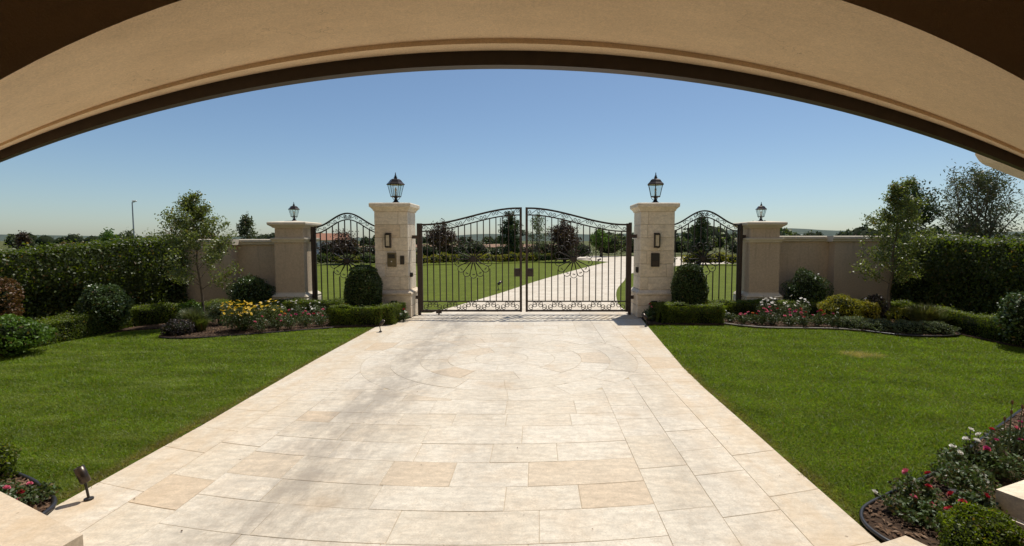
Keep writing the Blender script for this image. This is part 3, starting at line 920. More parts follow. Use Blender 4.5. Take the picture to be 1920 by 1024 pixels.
prng = random.Random(3)
def stone_pillar(loc, h, label, splits):
    t = thing('gate_pillar', label, 'pillar', loc, 0, 'stone pillars either side of the drive gate')
    c = h - 0.013
    MB().box(-c, c, -c, c, 0, 2.46).build('core', MORTAR, t)
    def course(z0, z1, hw, sx, bev=0.008):
        g = 0.0032
        def put(x0, x1, y0, y1):
            MB().box(x0 + g - (x0 + x1) / 2, x1 - g - (x0 + x1) / 2, y0 + g - (y0 + y1) / 2, y1 - g - (y0 + y1) / 2, g - (z1 - z0) / 2, (z1 - z0) / 2 - g, 0, bev).build('block', PILLAR_STONE, t, ((x0 + x1) / 2, (y0 + y1) / 2, (z0 + z1) / 2))
        # four corner-wrapping blocks, pinwheel bond
        sy = -sx * 0.6
        th = 0.16
        put(-hw, sx, -hw, -hw + th)
        put(sx, hw, -hw, -hw + th)
        put(-hw, -hw + th, -hw + th, hw)
        if abs(sy) < hw - 0.2:
            put(hw - th, hw, -hw + th, sy); put(hw - th, hw, sy, hw)
        else:
            put(hw - th, hw, -hw + th, hw)
        put(-hw + th, hw - th, hw - th, hw)
    course(0.0, 0.27, h + 0.065, 0.12)
    course(0.27, 0.52, h + 0.065, -0.16)
    MB().square([(h + 0.075, 0.52), (h + 0.08, 0.545), (h + 0.07, 0.575), (h + 0.035, 0.60), (h + 0.012, 0.63), (h - 0.02, 0.631)]).build('base_moulding', PILLAR_STONE, t)
    z = 0.632
    for i in range(6):
        course(z, z + 0.30, h, splits[i])
        z += 0.30
    cap = MB().square([(h - 0.03, z), (h + 0.012, z + 0.001), (h + 0.022, z + 0.035), (h + 0.055, z + 0.075), (h + 0.085, z + 0.10), (h + 0.088, z + 0.17), (h + 0.07, z + 0.19), (h - 0.1, z + 0.205), (0.02, z + 0.21)]).build('cap', PILLAR_STONE, t)
    return t
PL = (-3.31, 11.985, 0); PR = (2.775, 11.99, 0)
pillarL = stone_pillar(PL, 0.382, 'cream stone block gate pillar with olive brass intercom and keypad, left of gate', (0.18, -0.14, 0.1, -0.2, 0.2, 0.16))
pillarR = stone_pillar(PR, 0.392, 'cream stone block gate pillar with single dark intercom, right of gate', (-0.2, 0.22, -0.24, 0.0, -0.22, -0.21))
TOPZ = 0.632 + 1.8 + 0.208
lantern((PL[0] + 0.02, PL[1], TOPZ), 1.0, 'large black lantern on the left stone gate pillar', 0.1)
lantern((PR[0] + 0.03, PR[1], TOPZ), 1.0, 'large black lantern on the right stone gate pillar', 0.32)

def fitting(name, label, cat, loc, parts, group=None, rz=0):
    t = thing(name, label, cat, loc, rz, group)
    for nm, m, box, bev in parts:
        MB().box(*box, 0, bev).build(nm, m, t)
    return t
for (px, py, hw, side) in ((PL[0] - 0.06, PL[1] - 0.382, 0, 'left'), (PR[0] - 0.02, PR[1] - 0.392, 0, 'right')):
    fitting('wall_light', 'slim bronze wall light with frosted pane on the %s stone pillar' % side, 'wall light', (px, py, 1.60), [
        ('backplate', LANTERN_METAL, (-0.065, 0.065, -0.02, 0, 0, 0.34), 0.004),
        ('shade', CREAM_GLASS, (-0.042, 0.042, -0.085, -0.021, 0.04, 0.29), 0.004),
        ('top_bar', LANTERN_METAL, (-0.062, 0.062, -0.10, -0.021, 0.291, 0.325), 0.003),
        ('bottom_bar', LANTERN_METAL, (-0.062, 0.062, -0.10, -0.021, 0.01, 0.039), 0.003),
        ('side_bar', LANTERN_METAL, (-0.062, -0.046, -0.10, -0.021, 0.0395, 0.2905), 0.0),
        ('side_bar', LANTERN_METAL, (0.046, 0.062, -0.10, -0.021, 0.0395, 0.2905), 0.0)], 'wall lights on the gate pillars')
t = fitting('intercom', 'olive brass intercom box on the left stone pillar', 'intercom', (PL[0] + 0.015, PL[1] - 0.382, 1.17), [
    ('housing', OLIVE_BRASS, (-0.10, 0.10, -0.05, 0, 0, 0.32), 0.006),
    ('speaker_panel', LANTERN_METAL, (-0.075, 0.075, -0.054, -0.051, 0.19, 0.285), 0.0),
    ('button_panel', OLIVE_BRASS, (-0.075, 0.075, -0.056, -0.051, 0.03, 0.17), 0.002)])
MB().lathe([(0.014, 0), (0.014, 0.010), (0.008, 0.013)], 10).build('call_button', WHITE_PAINT, t, (0, -0.056, 0.12)).rotation_euler = (R(90), 0, 0)
for k in range(4):
    MB().box(-0.065, 0.065, -0.058, -0.0545, 0.205 + 0.02 * k, 0.213 + 0.02 * k).build('speaker_slot', BLACK_PLASTIC, t)
t = fitting('keypad', 'narrow dark keypad beside the brass intercom', 'keypad', (PL[0] + 0.25, PL[1] - 0.382, 1.22), [
    ('housing', BLACK_PLASTIC, (-0.045, 0.045, -0.04, 0, 0, 0.20), 0.005), ('screen', LANTERN_METAL, (-0.03, 0.03, -0.044, -0.041, 0.13, 0.18), 0.0)])
for k in range(6):
    MB().box(-0.028 + 0.032 * (k % 2), -0.004 + 0.032 * (k % 2), -0.046, -0.041, 0.02 + 0.034 * (k // 2), 0.044 + 0.034 * (k // 2)).build('key', COPPER_DARK, t)
t = fitting('intercom', 'dark bronze intercom panel on the right stone pillar', 'intercom', (PR[0] - 0.05, PR[1] - 0.392, 1.17), [
    ('housing', LANTERN_METAL, (-0.095, 0.095, -0.05, 0, 0, 0.31), 0.006), ('screen', BLACK_PLASTIC, (-0.07, 0.07, -0.054, -0.051, 0.15, 0.285), 0.0),
    ('button_panel', COPPER_DARK, (-0.07, 0.07, -0.055, -0.051, 0.02, 0.13), 0.002)])
for k in range(3):
    MB().box(-0.06, 0.06, -0.058, -0.0553, 0.035 + 0.03 * k, 0.045 + 0.03 * k).build('speaker_slot', BLACK_PLASTIC, t)
for (px, py, side) in ((PL[0] + 0.06, PL[1] - 0.449, 'left'), (PR[0] - 0.07, PR[1] - 0.459, 'right')):
    t = fitting('vent_plate', 'small dark vent plate low on the %s stone pillar' % side, 'vent', (px, py, 0.27), [('plate', BLACK_PLASTIC, (-0.07, 0.07, -0.012, 0, 0, 0.12), 0.002)])
    for k in range(4):
        MB().box(-0.06, 0.06, -0.018, -0.0125, 0.012 + 0.026 * k, 0.024 + 0.026 * k).build('louvre', LANTERN_METAL, t)
fitting('gate_sensor', 'little black gate sensor on the inner face of right pillar', 'sensor', (PR[0] - 0.392, PR[1] - 0.18, 1.02), [('housing', BLACK_PLASTIC, (-0.05, 0, -0.05, 0.05, 0, 0.13), 0.006), ('lens', LANTERN_METAL, (-0.056, -0.051, -0.03, 0.03, 0.03, 0.10), 0.0)])
fitting('gate_sensor', 'little black gate sensor on the inner face of left pillar', 'sensor', (PL[0] + 0.382, PL[1] - 0.2, 0.92), [('housing', BLACK_PLASTIC, (0, 0.05, -0.05, 0.05, 0, 0.10), 0.006), ('lens', LANTERN_METAL, (0.051, 0.056, -0.03, 0.03, 0.02, 0.08), 0.0)])

def stucco_pillar(loc, h, label):
    t = thing('wall_pillar', label, 'pillar', loc, 0, 'stuccoed pillars beside the foot gates')
    MB().square([(h, 0.0), (h, 1.72)]).build('lower_shaft', STUCCO, t)
    MB().square([(h + 0.075, 0.0), (h + 0.075, 0.37), (h + 0.06, 0.40), (h + 0.075, 0.43), (h + 0.05, 0.47), (h + 0.015, 0.50), (h + 0.003, 0.53), (h - 0.05, 0.531)]).build('base', TRIM, t)
    MB().square([(h - 0.02, 1.721), (h + 0.03, 1.722), (h + 0.035, 1.75), (h + 0.065, 1.79), (h + 0.07, 1.82), (h + 0.02, 1.83), (h - 0.05, 1.835)]).build('string_course', TRIM, t)
    MB().square([(h - 0.012, 1.83), (h - 0.012, 2.06)]).build('upper_shaft', STUCCO, t)
    MB().square([(h - 0.02, 2.061), (h + 0.02, 2.063), (h + 0.04, 2.09), (h + 0.10, 2.13), (h + 0.11, 2.15), (h + 0.11, 2.19), (h + 0.09, 2.205), (0.05, 2.245), (0.01, 2.247)]).build('cap', TRIM, t)
    return t
SL = (-5.85, 12.36, 0); SR = (5.42, 12.36, 0)
stucco_pillar(SL, 0.345, 'tan stucco pillar with flat cream cap, left of the left foot gate')
stucco_pillar(SR, 0.355, 'tan stucco pillar with flat cream cap, right of the right foot gate')
lantern((SL[0] - 0.02, SL[1], 2.246), 0.63, 'small black lantern on the left stucco pillar', 0.2)
lantern((SR[0] + 0.04, SR[1], 2.246), 0.63, 'small black lantern on the right stucco pillar', 0.4)

# ------------------------------------------------------------------ garden walls
def garden_wall(name, label, x0, xj, x1, ya, yb, zt):
    t = thing(name, label, 'wall', ((x0 + x1) / 2, ya, 0))
    ox = (x0 + x1) / 2
    a, b = sorted((x0, xj)); c, d = sorted((xj, x1))
    MB().box(a - ox, b - ox, 0, 0.30, 0, zt - 0.14).build('wall_panel', STUCCO, t)
    MB().box(c - ox, d - ox, yb - ya, 0.302, 0, zt - 0.14).build('wall_return', STUCCO, t)
    def coping(xa, xb, y0, y1):
        prof = [(-0.02, zt - 0.141), (-0.05, zt - 0.13), (-0.055, zt - 0.10), (-0.085, zt - 0.07), (-0.085, zt - 0.02), (-0.06, zt)]
        V = []; k = len(prof)
        full = [(y0 + o, z) for o, z in prof] + [(y1 - o, z) for o, z in prof[::-1]]
        n = len(full)
        V = [(xa - ox, y, z) for y, z in full] + [(xb - ox, y, z) for y, z in full]
        F = [tuple(range(n)), tuple(range(2 * n - 1, n - 1, -1))] + [(i, n + i, n + (i + 1) % n, (i + 1) % n) for i in range(n)]
        MB().add(V, F).build('coping_stone', TRIM, t)
    nseg = 2
    for i in range(nseg):
        coping(a + (b - a) * i / nseg + 0.002, a + (b - a) * (i + 1) / nseg - 0.002, 0, 0.30)
    coping(c + 0.002 - (0.09 if x1 > x0 else 0), (c + d) / 2 - 0.002, yb - ya, 0.302)
    coping((c + d) / 2 + 0.002, d + (0.09 if x1 < x0 else 0), yb - ya, 0.302)
    return t
garden_wall('garden_wall', 'tan stucco garden wall with cream coping, behind the left young tree', -6.19, -7.36, -9.3, 12.52, 12.22, 1.80)
garden_wall('garden_wall', 'tan stucco garden wall with cream coping, behind the round shrub on the right', 5.77, 7.22, 9.3, 12.52, 12.25, 1.88)

# ------------------------------------------------------------------ wrought-iron gates
def spiral(cx, cy, r, a0, turns, sgn, n=22):
    """from the outer end inwards"""
    return [(cx + r * (1 - 0.80 * i / n) * math.cos(a0 + sgn * 2 * PI * turns * i / n), cy + r * (1 - 0.80 * i / n) * math.sin(a0 + sgn * 2 * PI * turns * i / n)) for i in range(n + 1)]
def s_scroll(w, h, turns=1.2):
    """curl hanging at the upper left, slanting stroke, curl standing at the lower right"""
    r = h * 0.40
    rt = spiral(w / 2 - r, -h / 2 + r, r, -PI / 2 - 0.5, turns, 1)
    lf = [(-x, -y) for x, y in rt]
    return lf[::-1] + rt
def c_scroll(w, h, turns=1.15):
    r = h * 0.40
    rt = spiral(w / 2 - r, h / 2 - r, r, -PI / 2, turns, 1)
    mid = [(0.25 * w * k, -h / 2 + 0.30 * h * k * k) for k in (-1, -0.5, 0, 0.5, 1)]
    lf = [(-x, y) for x, y in rt]
    return lf[::-1] + mid + rt
def scroll_mesh(pts, w, h, r, n=5):
    return MB().tube([(a, 0, b) for a, b in pts(w, h)], r, n).mesh('scroll', IRON, True)
SC = s_scroll; CC = c_scroll

def medallion(parent, cx, cz, rad, n=14):
    md = MB().lathe([(0.001, -0.022), (0.055, -0.022), (0.075, -0.012), (0.078, 0.012), (0.055, 0.022), (0.001, 0.022)], 20).build('medallion', IRON, parent, (cx, 0, cz))
    md.rotation_euler = (R(90), 0, 0)
    # in the medallion's frame x, y span the gate plane
    half = PI / n * 0.94
    path = []
    r1 = rad * 0.82
    for k in range(9):
        u = k / 8
        path.append((0.06 + (r1 - 0.06) * u, (0.012 + r1 * math.tan(half) * (u ** 1.35))))
    tip = []
    cr = r1 * math.tan(half)
    for k in range(1, 9):
        a = PI / 2 - PI * k / 9
        tip.append((r1 + (rad - r1) * math.cos(a), cr * math.sin(a)))
    loop = path + tip + [(x, -y) for x, y in path[::-1]]
    pm = MB().tube([(x, y, 0) for x, y in loop], 0.0088, 5).mesh('petal', IRON, True)
    cm = MB().tube([(r1 * 0.98 - 0.5 * cr * (1 - math.exp(-k * 0.18)) * math.cos(k * 0.75) * (1 - k / 12), cr * 0.62 * math.sin(k * 0.75) * (1 - k / 12), 0) for k in range(10)], 0.006, 5).mesh('petal_curl', IRON, True)
    for k in range(n):
        o = link('petal', pm, md); o.rotation_euler = (0, 0, 2 * PI * (k + 0.5) / n)
        o2 = link('petal_curl', cm, md); o2.rotation_euler = (0, 0, 2 * PI * (k + 0.5) / n)

UNIT_BAR = MB().box(-0.011, 0.011, -0.011, 0.011, 0, 1).mesh('baluster', IRON)
def baluster(t, x, z0, z1):
    if z1 - z0 < 0.04: return
    o = link('baluster', UNIT_BAR, t, (x, 0, z0))
    o.scale = (1, 1, z1 - z0)

def rail(t, name, fn, x0, x1, r, n=28):
    path = [(x0 + (x1 - x0) * i / n, 0, fn(x0 + (x1 - x0) * i / n)) for i in range(n + 1)]
    MB().tube(path, r * 1.414, 4, up=(0, 1, 0)).build(name, IRON, t)

def gate_leaf(label, xh, xm, md_x, md_z, md_r, loc):
    """xh hinge x, xm meeting x in the leaf's own frame"""
    t = thing('gate_leaf', label, 'gate', loc, 0, 'leaves of the drive gate')
    s = 1 if xm > xh else -1
    zt = lambda x: 2.140 + 0.385 * (lambda u: u * u * (3 - 2 * u))(min(1, max(0, (abs(x - xh) / abs(xm - xh)) * 1.06 - 0.03)))
    z2 = lambda x: zt(x) - 0.158
    for x, zz in ((xh, zt(xh) + 0.03), (xm, zt(xm) + 0.022)):
        MB().box(x - 0.028, x + 0.028, -0.028, 0.028, 0.07, zz, 0, 0.003).build('stile', IRON_LIGHT, t)
    a, b = sorted((xh, xm)); a += 0.029; b -= 0.029
    rail(t, 'top_rail', zt, a, b, 0.020)
    rail(t, 'inner_top_rail', z2, a, b, 0.014)
    MB().box(a, b, -0.022, 0.022, 0.075, 0.118, 0, 0.003).build('bottom_rail', IRON_LIGHT, t)
    MB().box(a, b, -0.016, 0.016, 0.308, 0.336, 0, 0.002).build('lower_rail', IRON, t)
    nb = 15
    for k in range(nb):
        x = a + (b - a) * (k + 0.75) / (nb + 0.5)
        dx = abs(x - md_x)
        if dx < md_r * 0.97:
            hh = math.sqrt(md_r * md_r - dx * dx)
            baluster(t, x, 0.337, md_z - hh); baluster(t, x, md_z + hh, z2(x) - 0.012)
        else:
            baluster(t, x, 0.337, z2(x) - 0.012)
    medallion(t, md_x, md_z, md_r)
    # scrolls between the two top rails
    sm = scroll_mesh(SC, 0.29, 0.122, 0.0075)
    ns = 8
    for k in range(ns):
        x = a + (b - a) * (k + 0.5) / ns
        o = link('scroll', sm, t, (x, 0, (zt(x) + z2(x)) / 2))
        sl = math.atan((zt(x + 0.05) - zt(x - 0.05)) / 0.1)
        o.rotation_euler = (0, -sl, 0)
        o.scale = (s if k % 2 == 0 else -s, 1, 1)
    sb = scroll_mesh(SC, 0.225, 0.182, 0.0078, 5); cb = scroll_mesh(CC, 0.15, 0.075, 0.007)
    nb2 = 10
    for k in range(nb2):
        x = a + (b - a) * (k + 0.5) / nb2
        o = link('scroll', sb, t, (x, 0, 0.213)); o.scale = (1 if k % 2 else -1, 1, 1)
        if k < nb2 - 1:
            xx = x + (b - a) / nb2 / 2
            up_ = k % 2 == 0
            o = link('scroll', cb, t, (xx, 0, 0.262 if up_ else 0.164)); o.scale = (0.8, 1, -1 if up_ else 1)
    lx = xm - s * 0.095
    MB().box(lx - 0.066, lx + 0.066, -0.03, 0.03, 0.915, 1.11, 0, 0.004).build('lock_box', IRON_LIGHT, t)
    MB().tube([(lx + s * 0.03, -0.03, 1.04), (lx + s * 0.03, -0.065, 1.04), (lx - s * 0.05, -0.065, 1.04)], 0.008, 6).build('handle', COPPER_DARK, t)
    for zz in (0.28, 1.80):
        MB().lathe([(0.022, 0), (0.022, 0.11)], 8, (xh - s * 0.045, 0, zz)).build('hinge', IRON_LIGHT, t)
    return t
GY = 12.0
gl = gate_leaf('left leaf of the black wrought-iron drive gate with round medallion', -2.36 / 2 - 0.005, 1.17, 0.045, 1.325, 0.45, (-1.53, GY, 0))
gr = gate_leaf('right leaf of the black wrought-iron drive gate with round medallion', 1.19, -1.19, -0.075, 1.330, 0.45, (0.97, GY, 0))
MB().box(-0.85, -0.72, -0.03, 0.03, 0.035, 0.074).box(-0.80, -0.77, -0.03, 0.03, 0.004, 0.034).build('drop_bolt', IRON_LIGHT, gl)
def gate_post(x, z1, label, px, yy, group):
    t = thing('gate_post', label, 'post', (x, yy, 0), 0, group)
    MB().box(-0.034, 0.034, -0.034, 0.034, 0, z1, 0, 0.004).build('post_tube', IRON_LIGHT, t)
    for zz in (0.38, z1 - 0.36):
        a, b = sorted((px - x, 0.035 if px > x else -0.035))
        MB().box(a, b, -0.02, 0.02, zz, zz + 0.08, 0, 0.002).build('wall_bracket', IRON_LIGHT, t)
    return t
gate_post(-2.775, 2.17, 'steel hinge post beside the left stone pillar', PL[0] + 0.382, GY, 'hinge posts')
gate_post(2.225, 2.19, 'steel hinge post beside the right stone pillar', PR[0] - 0.392, GY, 'hinge posts')

def foot_gate(label, x0, x1, ze, za, md, rad, loc, nb=10, post_side=-1):
    t = thing('foot_gate', label, 'gate', loc, 0, 'small side gates')
    w = x1 - x0; cx = (x0 + x1) / 2
    zt = lambda x: ze + (za - ze) * (0.5 + 0.5 * math.cos(PI * (x - cx) / (w / 2)))
    z2 = lambda x: zt(x) - 0.15
    for x in (x0, x1):
        MB().box(x - 0.02, x + 0.02, -0.022, 0.022, 0.08, zt(x) + 0.02, 0, 0.003).build('stile', IRON, t)
    a, b = x0 + 0.021, x1 - 0.021
    rail(t, 'top_rail', zt, a, b, 0.017)
    rail(t, 'inner_top_rail', z2, a, b, 0.012)
    MB().box(a, b, -0.018, 0.018, 0.10, 0.135, 0, 0.002).build('bottom_rail', IRON, t)
    for k in range(nb):
        x = a + (b - a) * (k + 0.7) / (nb + 0.4)
        dx = abs(x - md[0])
        if dx < rad * 0.97:
            hh = math.sqrt(rad * rad - dx * dx)
            baluster(t, x, 0.136, md[1] - hh); baluster(t, x, md[1] + hh, z2(x) - 0.01)
        else:
            baluster(t, x, 0.136, z2(x) - 0.01)
    medallion(t, md[0], md[1], rad, 12)
    sm = scroll_mesh(SC, 0.25, 0.112, 0.0075); c2 = scroll_mesh(CC, 0.20, 0.10, 0.007)
    for k in range(6):
        x = a + (b - a) * (k + 0.5) / 6
        o = link('scroll', sm, t, (x, 0, (zt(x) + z2(x)) / 2))
        o.rotation_euler = (0, -math.atan((zt(x + 0.05) - zt(x - 0.05)) / 0.1), 0)
        o.scale = (-1 if x > cx else 1, 1, 1)
    link('scroll', c2, t, (cx, 0, (zt(cx) + z2(cx)) / 2))
    return t
foot_gate('narrow arched iron foot gate behind the left domed topiary', -0.79, 0.80, 2.09, 2.42, (-0.03, 1.27), 0.42, (-4.55, 12.28, 0))
foot_gate('narrow arched iron foot gate behind the right domed topiary', -0.83, 0.82, 2.14, 2.48, (-0.02, 1.32), 0.40, (4.07, 12.28, 0))
gate_post(-5.40, 2.10, 'brown steel post beside the left stucco pillar', SL[0] + 0.345, 12.28, 'foot gate posts')
gate_post(4.955, 2.18, 'brown steel post beside the right stucco pillar', SR[0] - 0.355, 12.28, 'foot gate posts')

# ------------------------------------------------------------------ hedges and shrubs
def shell_box(rng, n, x0, x1, y0, y1, z0, z1, jit):
    """points on the faces of a box, leaf normals outwards"""
    dx, dy, dz = x1 - x0, y1 - y0, z1 - z0
    ar = np.array([dx * dy * 1.2, dy * dz, dy * dz, dx * dz, dx * dz])
    f = rng.choice(5, n, p=ar / ar.sum())
    u = rng.uniform(0, 1, (n, 3))
    p = np.stack([x0 + dx * u[:, 0], y0 + dy * u[:, 1], z0 + dz * u[:, 2]], 1)
    nr = np.zeros((n, 3))
    for k, (ax, val, s) in enumerate(((2, z1, 1), (0, x0, -1), (0, x1, 1), (1, y0, -1), (1, y1, 1))):
        i = f == k
        p[i, ax] = val
        nr[i, ax] = s
    lump = 0.035 * np.sin(p[:, 0] * 5.3 + p[:, 1] * 4.1 + 1.3) + 0.03 * np.sin(p[:, 1] * 7.7 - p[:, 2] * 6.1) + 0.02 * np.sin(p[:, 0] * 13 + p[:, 2] * 11)
    p += nr * (rng.normal(0, jit, n) - 0.3 * jit + lump * 0.7)[:, None]
    return p, nr

def hedge_run(name, label, cat, segs, m, leaf, dens, jit, seed, group=None, slope=None, core_in=0.06):
    """segs: boxes in (local) plan: list of (ax,ay,bx,by,width,z0,z1a,z1b)"""
    rng = np.random.default_rng(seed)
    ox = np.mean([(s[0] + s[2]) / 2 for s in segs]); oy = np.mean([(s[1] + s[3]) / 2 for s in segs])
    t = thing(name, label, cat, (ox, oy, 0), 0, group)
    parts = []
    stems = MB()
    for ax, ay, bx, by, w, z0, za, zb in segs:
        L = math.hypot(bx - ax, by - ay)
        n = int(dens * (L * w + 2 * L * (max(za, zb) - z0) + 2 * w * (max(za, zb) - z0)))
        p, nr = shell_box(rng, n, 0, L, -w / 2, w / 2, 0, 1, 0)
        hh = za + (zb - za) * p[:, 0] / L - z0
        p, nr = shell_box(rng, n, 0, L, -w / 2, w / 2, z0, max(za, zb), jit)
        hh = (za + (zb - za) * np.clip(p[:, 0] / L, 0, 1) - z0) / (max(za, zb) - z0)
        p[:, 2] = z0 + (p[:, 2] - z0) * hh
        ca, sa = (bx - ax) / L, (by - ay) / L
        def rot(q): return np.stack([q[:, 0] * ca - q[:, 1] * sa, q[:, 0] * sa + q[:, 1] * ca, q[:, 2]], 1)
        st_ = rng.uniform(0, 1, n) < 0.035                       # stray shoots
        p[st_] += nr[st_] * rng.uniform(0.3, 1.6, (st_.sum(), 1)) * leaf + np.array([0, 0, 1.0]) * rng.uniform(0, 1.0, (st_.sum(), 1)) * leaf
        p = rot(p) + np.array([ax - ox, ay - oy, 0]); nr = rot(nr)
        v, f = leaf_arrays(rng, p, leaf, nr, 0.58)
        parts.append((v, f, 0))
        ci = core_in
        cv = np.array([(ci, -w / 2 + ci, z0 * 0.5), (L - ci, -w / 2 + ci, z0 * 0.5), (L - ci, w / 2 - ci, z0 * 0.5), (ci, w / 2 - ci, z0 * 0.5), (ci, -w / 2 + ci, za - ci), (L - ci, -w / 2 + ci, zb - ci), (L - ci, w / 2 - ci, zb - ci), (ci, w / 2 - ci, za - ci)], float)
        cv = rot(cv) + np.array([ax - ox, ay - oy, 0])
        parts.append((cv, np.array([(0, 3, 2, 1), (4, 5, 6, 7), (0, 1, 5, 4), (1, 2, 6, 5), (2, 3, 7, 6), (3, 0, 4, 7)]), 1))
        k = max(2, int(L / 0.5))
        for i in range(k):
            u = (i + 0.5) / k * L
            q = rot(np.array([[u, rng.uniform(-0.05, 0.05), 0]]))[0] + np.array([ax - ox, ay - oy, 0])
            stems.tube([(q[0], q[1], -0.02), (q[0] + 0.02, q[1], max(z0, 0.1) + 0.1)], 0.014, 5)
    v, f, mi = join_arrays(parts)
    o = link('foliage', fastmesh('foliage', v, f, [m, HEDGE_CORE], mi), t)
    tag(o, kind='stuff')
    tag(stems.build('stems', BARK_DARK, t), kind='stuff')
    return t

hedge_run('tall_hedge', 'tall dark laurel hedge along the left side of the lawn', 'hedge', [(-8.72, 12.2, -10.7, 7.6, 0.75, 0.05, 1.80, 1.34)], L_HEDGE, 0.062, 2600, 0.045, 21)
hedge_run('tall_hedge', 'tall dark laurel hedge along the right side of the lawn', 'hedge', [(8.96, 12.2, 9.32, 7.6, 0.75, 0.05, 1.84, 1.60)], L_HEDGE, 0.062, 2600, 0.045, 22)
hedge_run('box_hedge', 'low clipped box hedge winding below the left wall and tall hedge', 'hedge', [(-4.35, 11.62, -7.05, 11.68, 0.42, 0.0, 0.37, 0.37), (-7.0, 11.60, -8.35, 10.45, 0.40, 0.0, 0.37, 0.38), (-8.40, 10.5, -8.55, 7.9, 0.40, 0.0, 0.38, 0.38)], L_BOX, 0.028, 7000, 0.016, 23, core_in=0.035)
hedge_run('box_hedge', 'low clipped box hedge winding below the right wall and tall hedge', 'hedge', [(4.0, 11.62, 7.3, 11.75, 0.42, 0.0, 0.37, 0.37), (7.25, 11.7, 8.35, 11.35, 0.40, 0.0, 0.37, 0.37), (8.32, 11.4, 8.28, 7.6, 0.42, 0.0, 0.38, 0.38)], L_BOX, 0.028, 7000, 0.016, 24, core_in=0.035)
hedge_run('box_hedge', 'chest of clipped box hedge around the foot of left topiary', 'hedge', [(-4.28, 10.62, -3.20, 10.62, 0.46, 0.0, 0.38, 0.38), (-3.18, 10.55, -3.12, 11.42, 0.34, 0.0, 0.38, 0.36)], L_BOX, 0.028, 8500, 0.015, 25, core_in=0.035)
hedge_run('box_hedge', 'chest of clipped box hedge around the foot of right topiary', 'hedge', [(2.78, 10.86, 3.98, 10.84, 0.46, 0.0, 0.39, 0.39), (2.80, 10.7, 2.72, 11.42, 0.30, 0.0, 0.38, 0.38)], L_BOX, 0.028, 8500, 0.015, 26, core_in=0.035)

def shrub(name, label, cat, loc, r, m, leaf, n, seed, group=None, zc=None, power=1.0, shell=0.10, bias=0.35, zmin=0.02, core=0.80, aspect=0.55, stem=True, lumps=0.16):
    rng = np.random.default_rng(seed)
    t = thing(name, label, cat, loc, 0, group)
    zc = r[2] if zc is None else zc
    d = unit(rng.normal(size=(n, 3)))
    d[:, 2] = np.where(d[:, 2] < -0.75, -d[:, 2], d[:, 2])
    sg = np.sign(d); dd = sg * np.abs(d) ** power
    dd = unit(dd) if power == 1.0 else dd / np.max(np.abs(dd), axis=1, keepdims=True) ** 0.0
    ph = rng.uniform(0, 6, 6)
    lum = 1 + lumps * (np.sin(d[:, 0] * 5 + ph[0]) * np.sin(d[:, 1] * 5 + ph[1]) + 0.6 * np.sin(d[:, 2] * 7 + ph[2] + d[:, 0] * 4))
    rad = lum * (1 - np.abs(rng.normal(0, shell, n)))
    st_ = rng.uniform(0, 1, n) < 0.05
    rad[st_] += rng.uniform(0.02, 0.16, st_.sum())
    p = dd * rad[:, None] * np.array(r) + np.array([0, 0, zc])
    p[:, 2] = np.maximum(p[:, 2], zmin + rng.uniform(0, 0.03, n))
    v, f = leaf_arrays(rng, p, leaf, d, bias, aspect)
    parts = [(v, f, 0)]
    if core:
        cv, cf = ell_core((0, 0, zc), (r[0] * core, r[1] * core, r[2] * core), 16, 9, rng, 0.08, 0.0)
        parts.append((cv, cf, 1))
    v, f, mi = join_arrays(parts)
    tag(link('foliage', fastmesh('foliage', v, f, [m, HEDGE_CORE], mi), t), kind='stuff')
    if stem:
        sb = MB()
        for k in range(3):
            a = k * 2.1 + seed
            sb.tube([(0.03 * math.cos(a), 0.03 * math.sin(a), -0.03), (r[0] * 0.3 * math.cos(a), r[0] * 0.3 * math.sin(a), zc)], [0.02, 0.008], 5)
        tag(sb.build('stems', BARK_DARK, t), kind='stuff')
    return t

def dome(name, label, loc, rw, h, m, leaf, n, seed, group):
    """clipped topiary: straight sides under a rounded top"""
    rng = np.random.default_rng(seed)
    t = thing(name, label, 'topiary', loc, 0, group)
    u = rng.uniform(0, 1, n)
    a = rng.uniform(0, 2 * PI, n)
    z = u ** 0.8
    prof = lambda z: np.where(z < 0.45, 0.90 + 0.22 * z, np.sqrt(np.clip(1 - ((z - 0.45) / 0.55) ** 2.3, 0, 1)) * 1.0)
    ratio = prof(z)
    rr = ratio * rw * (1 - np.abs(rng.normal(0, 0.06, n)) + 0.045 * np.sin(a * 5 + z * 8) + 0.03 * np.sin(a * 9 - z * 13) + np.where(rng.uniform(0, 1, n) < 0.04, rng.uniform(0, 0.09, n), 0))
    p = np.stack([rr * np.cos(a), rr * np.sin(a), 0.12 + z * (h - 0.12)], 1)
    nr = unit(np.stack([np.cos(a), np.sin(a), np.clip(z - 0.4, 0, 1) * 2], 1))
    k = n // 7
    b = rng.uniform(0, 2 * PI, k); q = np.sqrt(rng.uniform(0, 1, k)) * 0.75
    top = np.stack([q * rw * np.cos(b), q * rw * np.sin(b), h - 0.30 * q ** 2.2 * (h * 0.55) + rng.normal(0, 0.012, k)], 1)
    p = np.concatenate([p, top]); nr = np.concatenate([nr, np.tile([0, 0, 1.0], (k, 1))])
    v, f = leaf_arrays(rng, p, leaf, nr, 0.4)
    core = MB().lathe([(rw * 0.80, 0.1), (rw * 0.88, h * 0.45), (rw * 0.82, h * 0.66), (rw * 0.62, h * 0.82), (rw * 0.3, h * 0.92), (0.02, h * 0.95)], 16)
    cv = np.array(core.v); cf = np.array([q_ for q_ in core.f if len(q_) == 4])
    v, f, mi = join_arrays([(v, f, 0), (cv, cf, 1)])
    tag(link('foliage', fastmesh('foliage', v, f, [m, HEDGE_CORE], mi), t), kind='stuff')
    MB().tube([(0, 0, -0.03), (0, 0, 0.4)], 0.03, 6).build('stem', BARK_DARK, t)
    return t
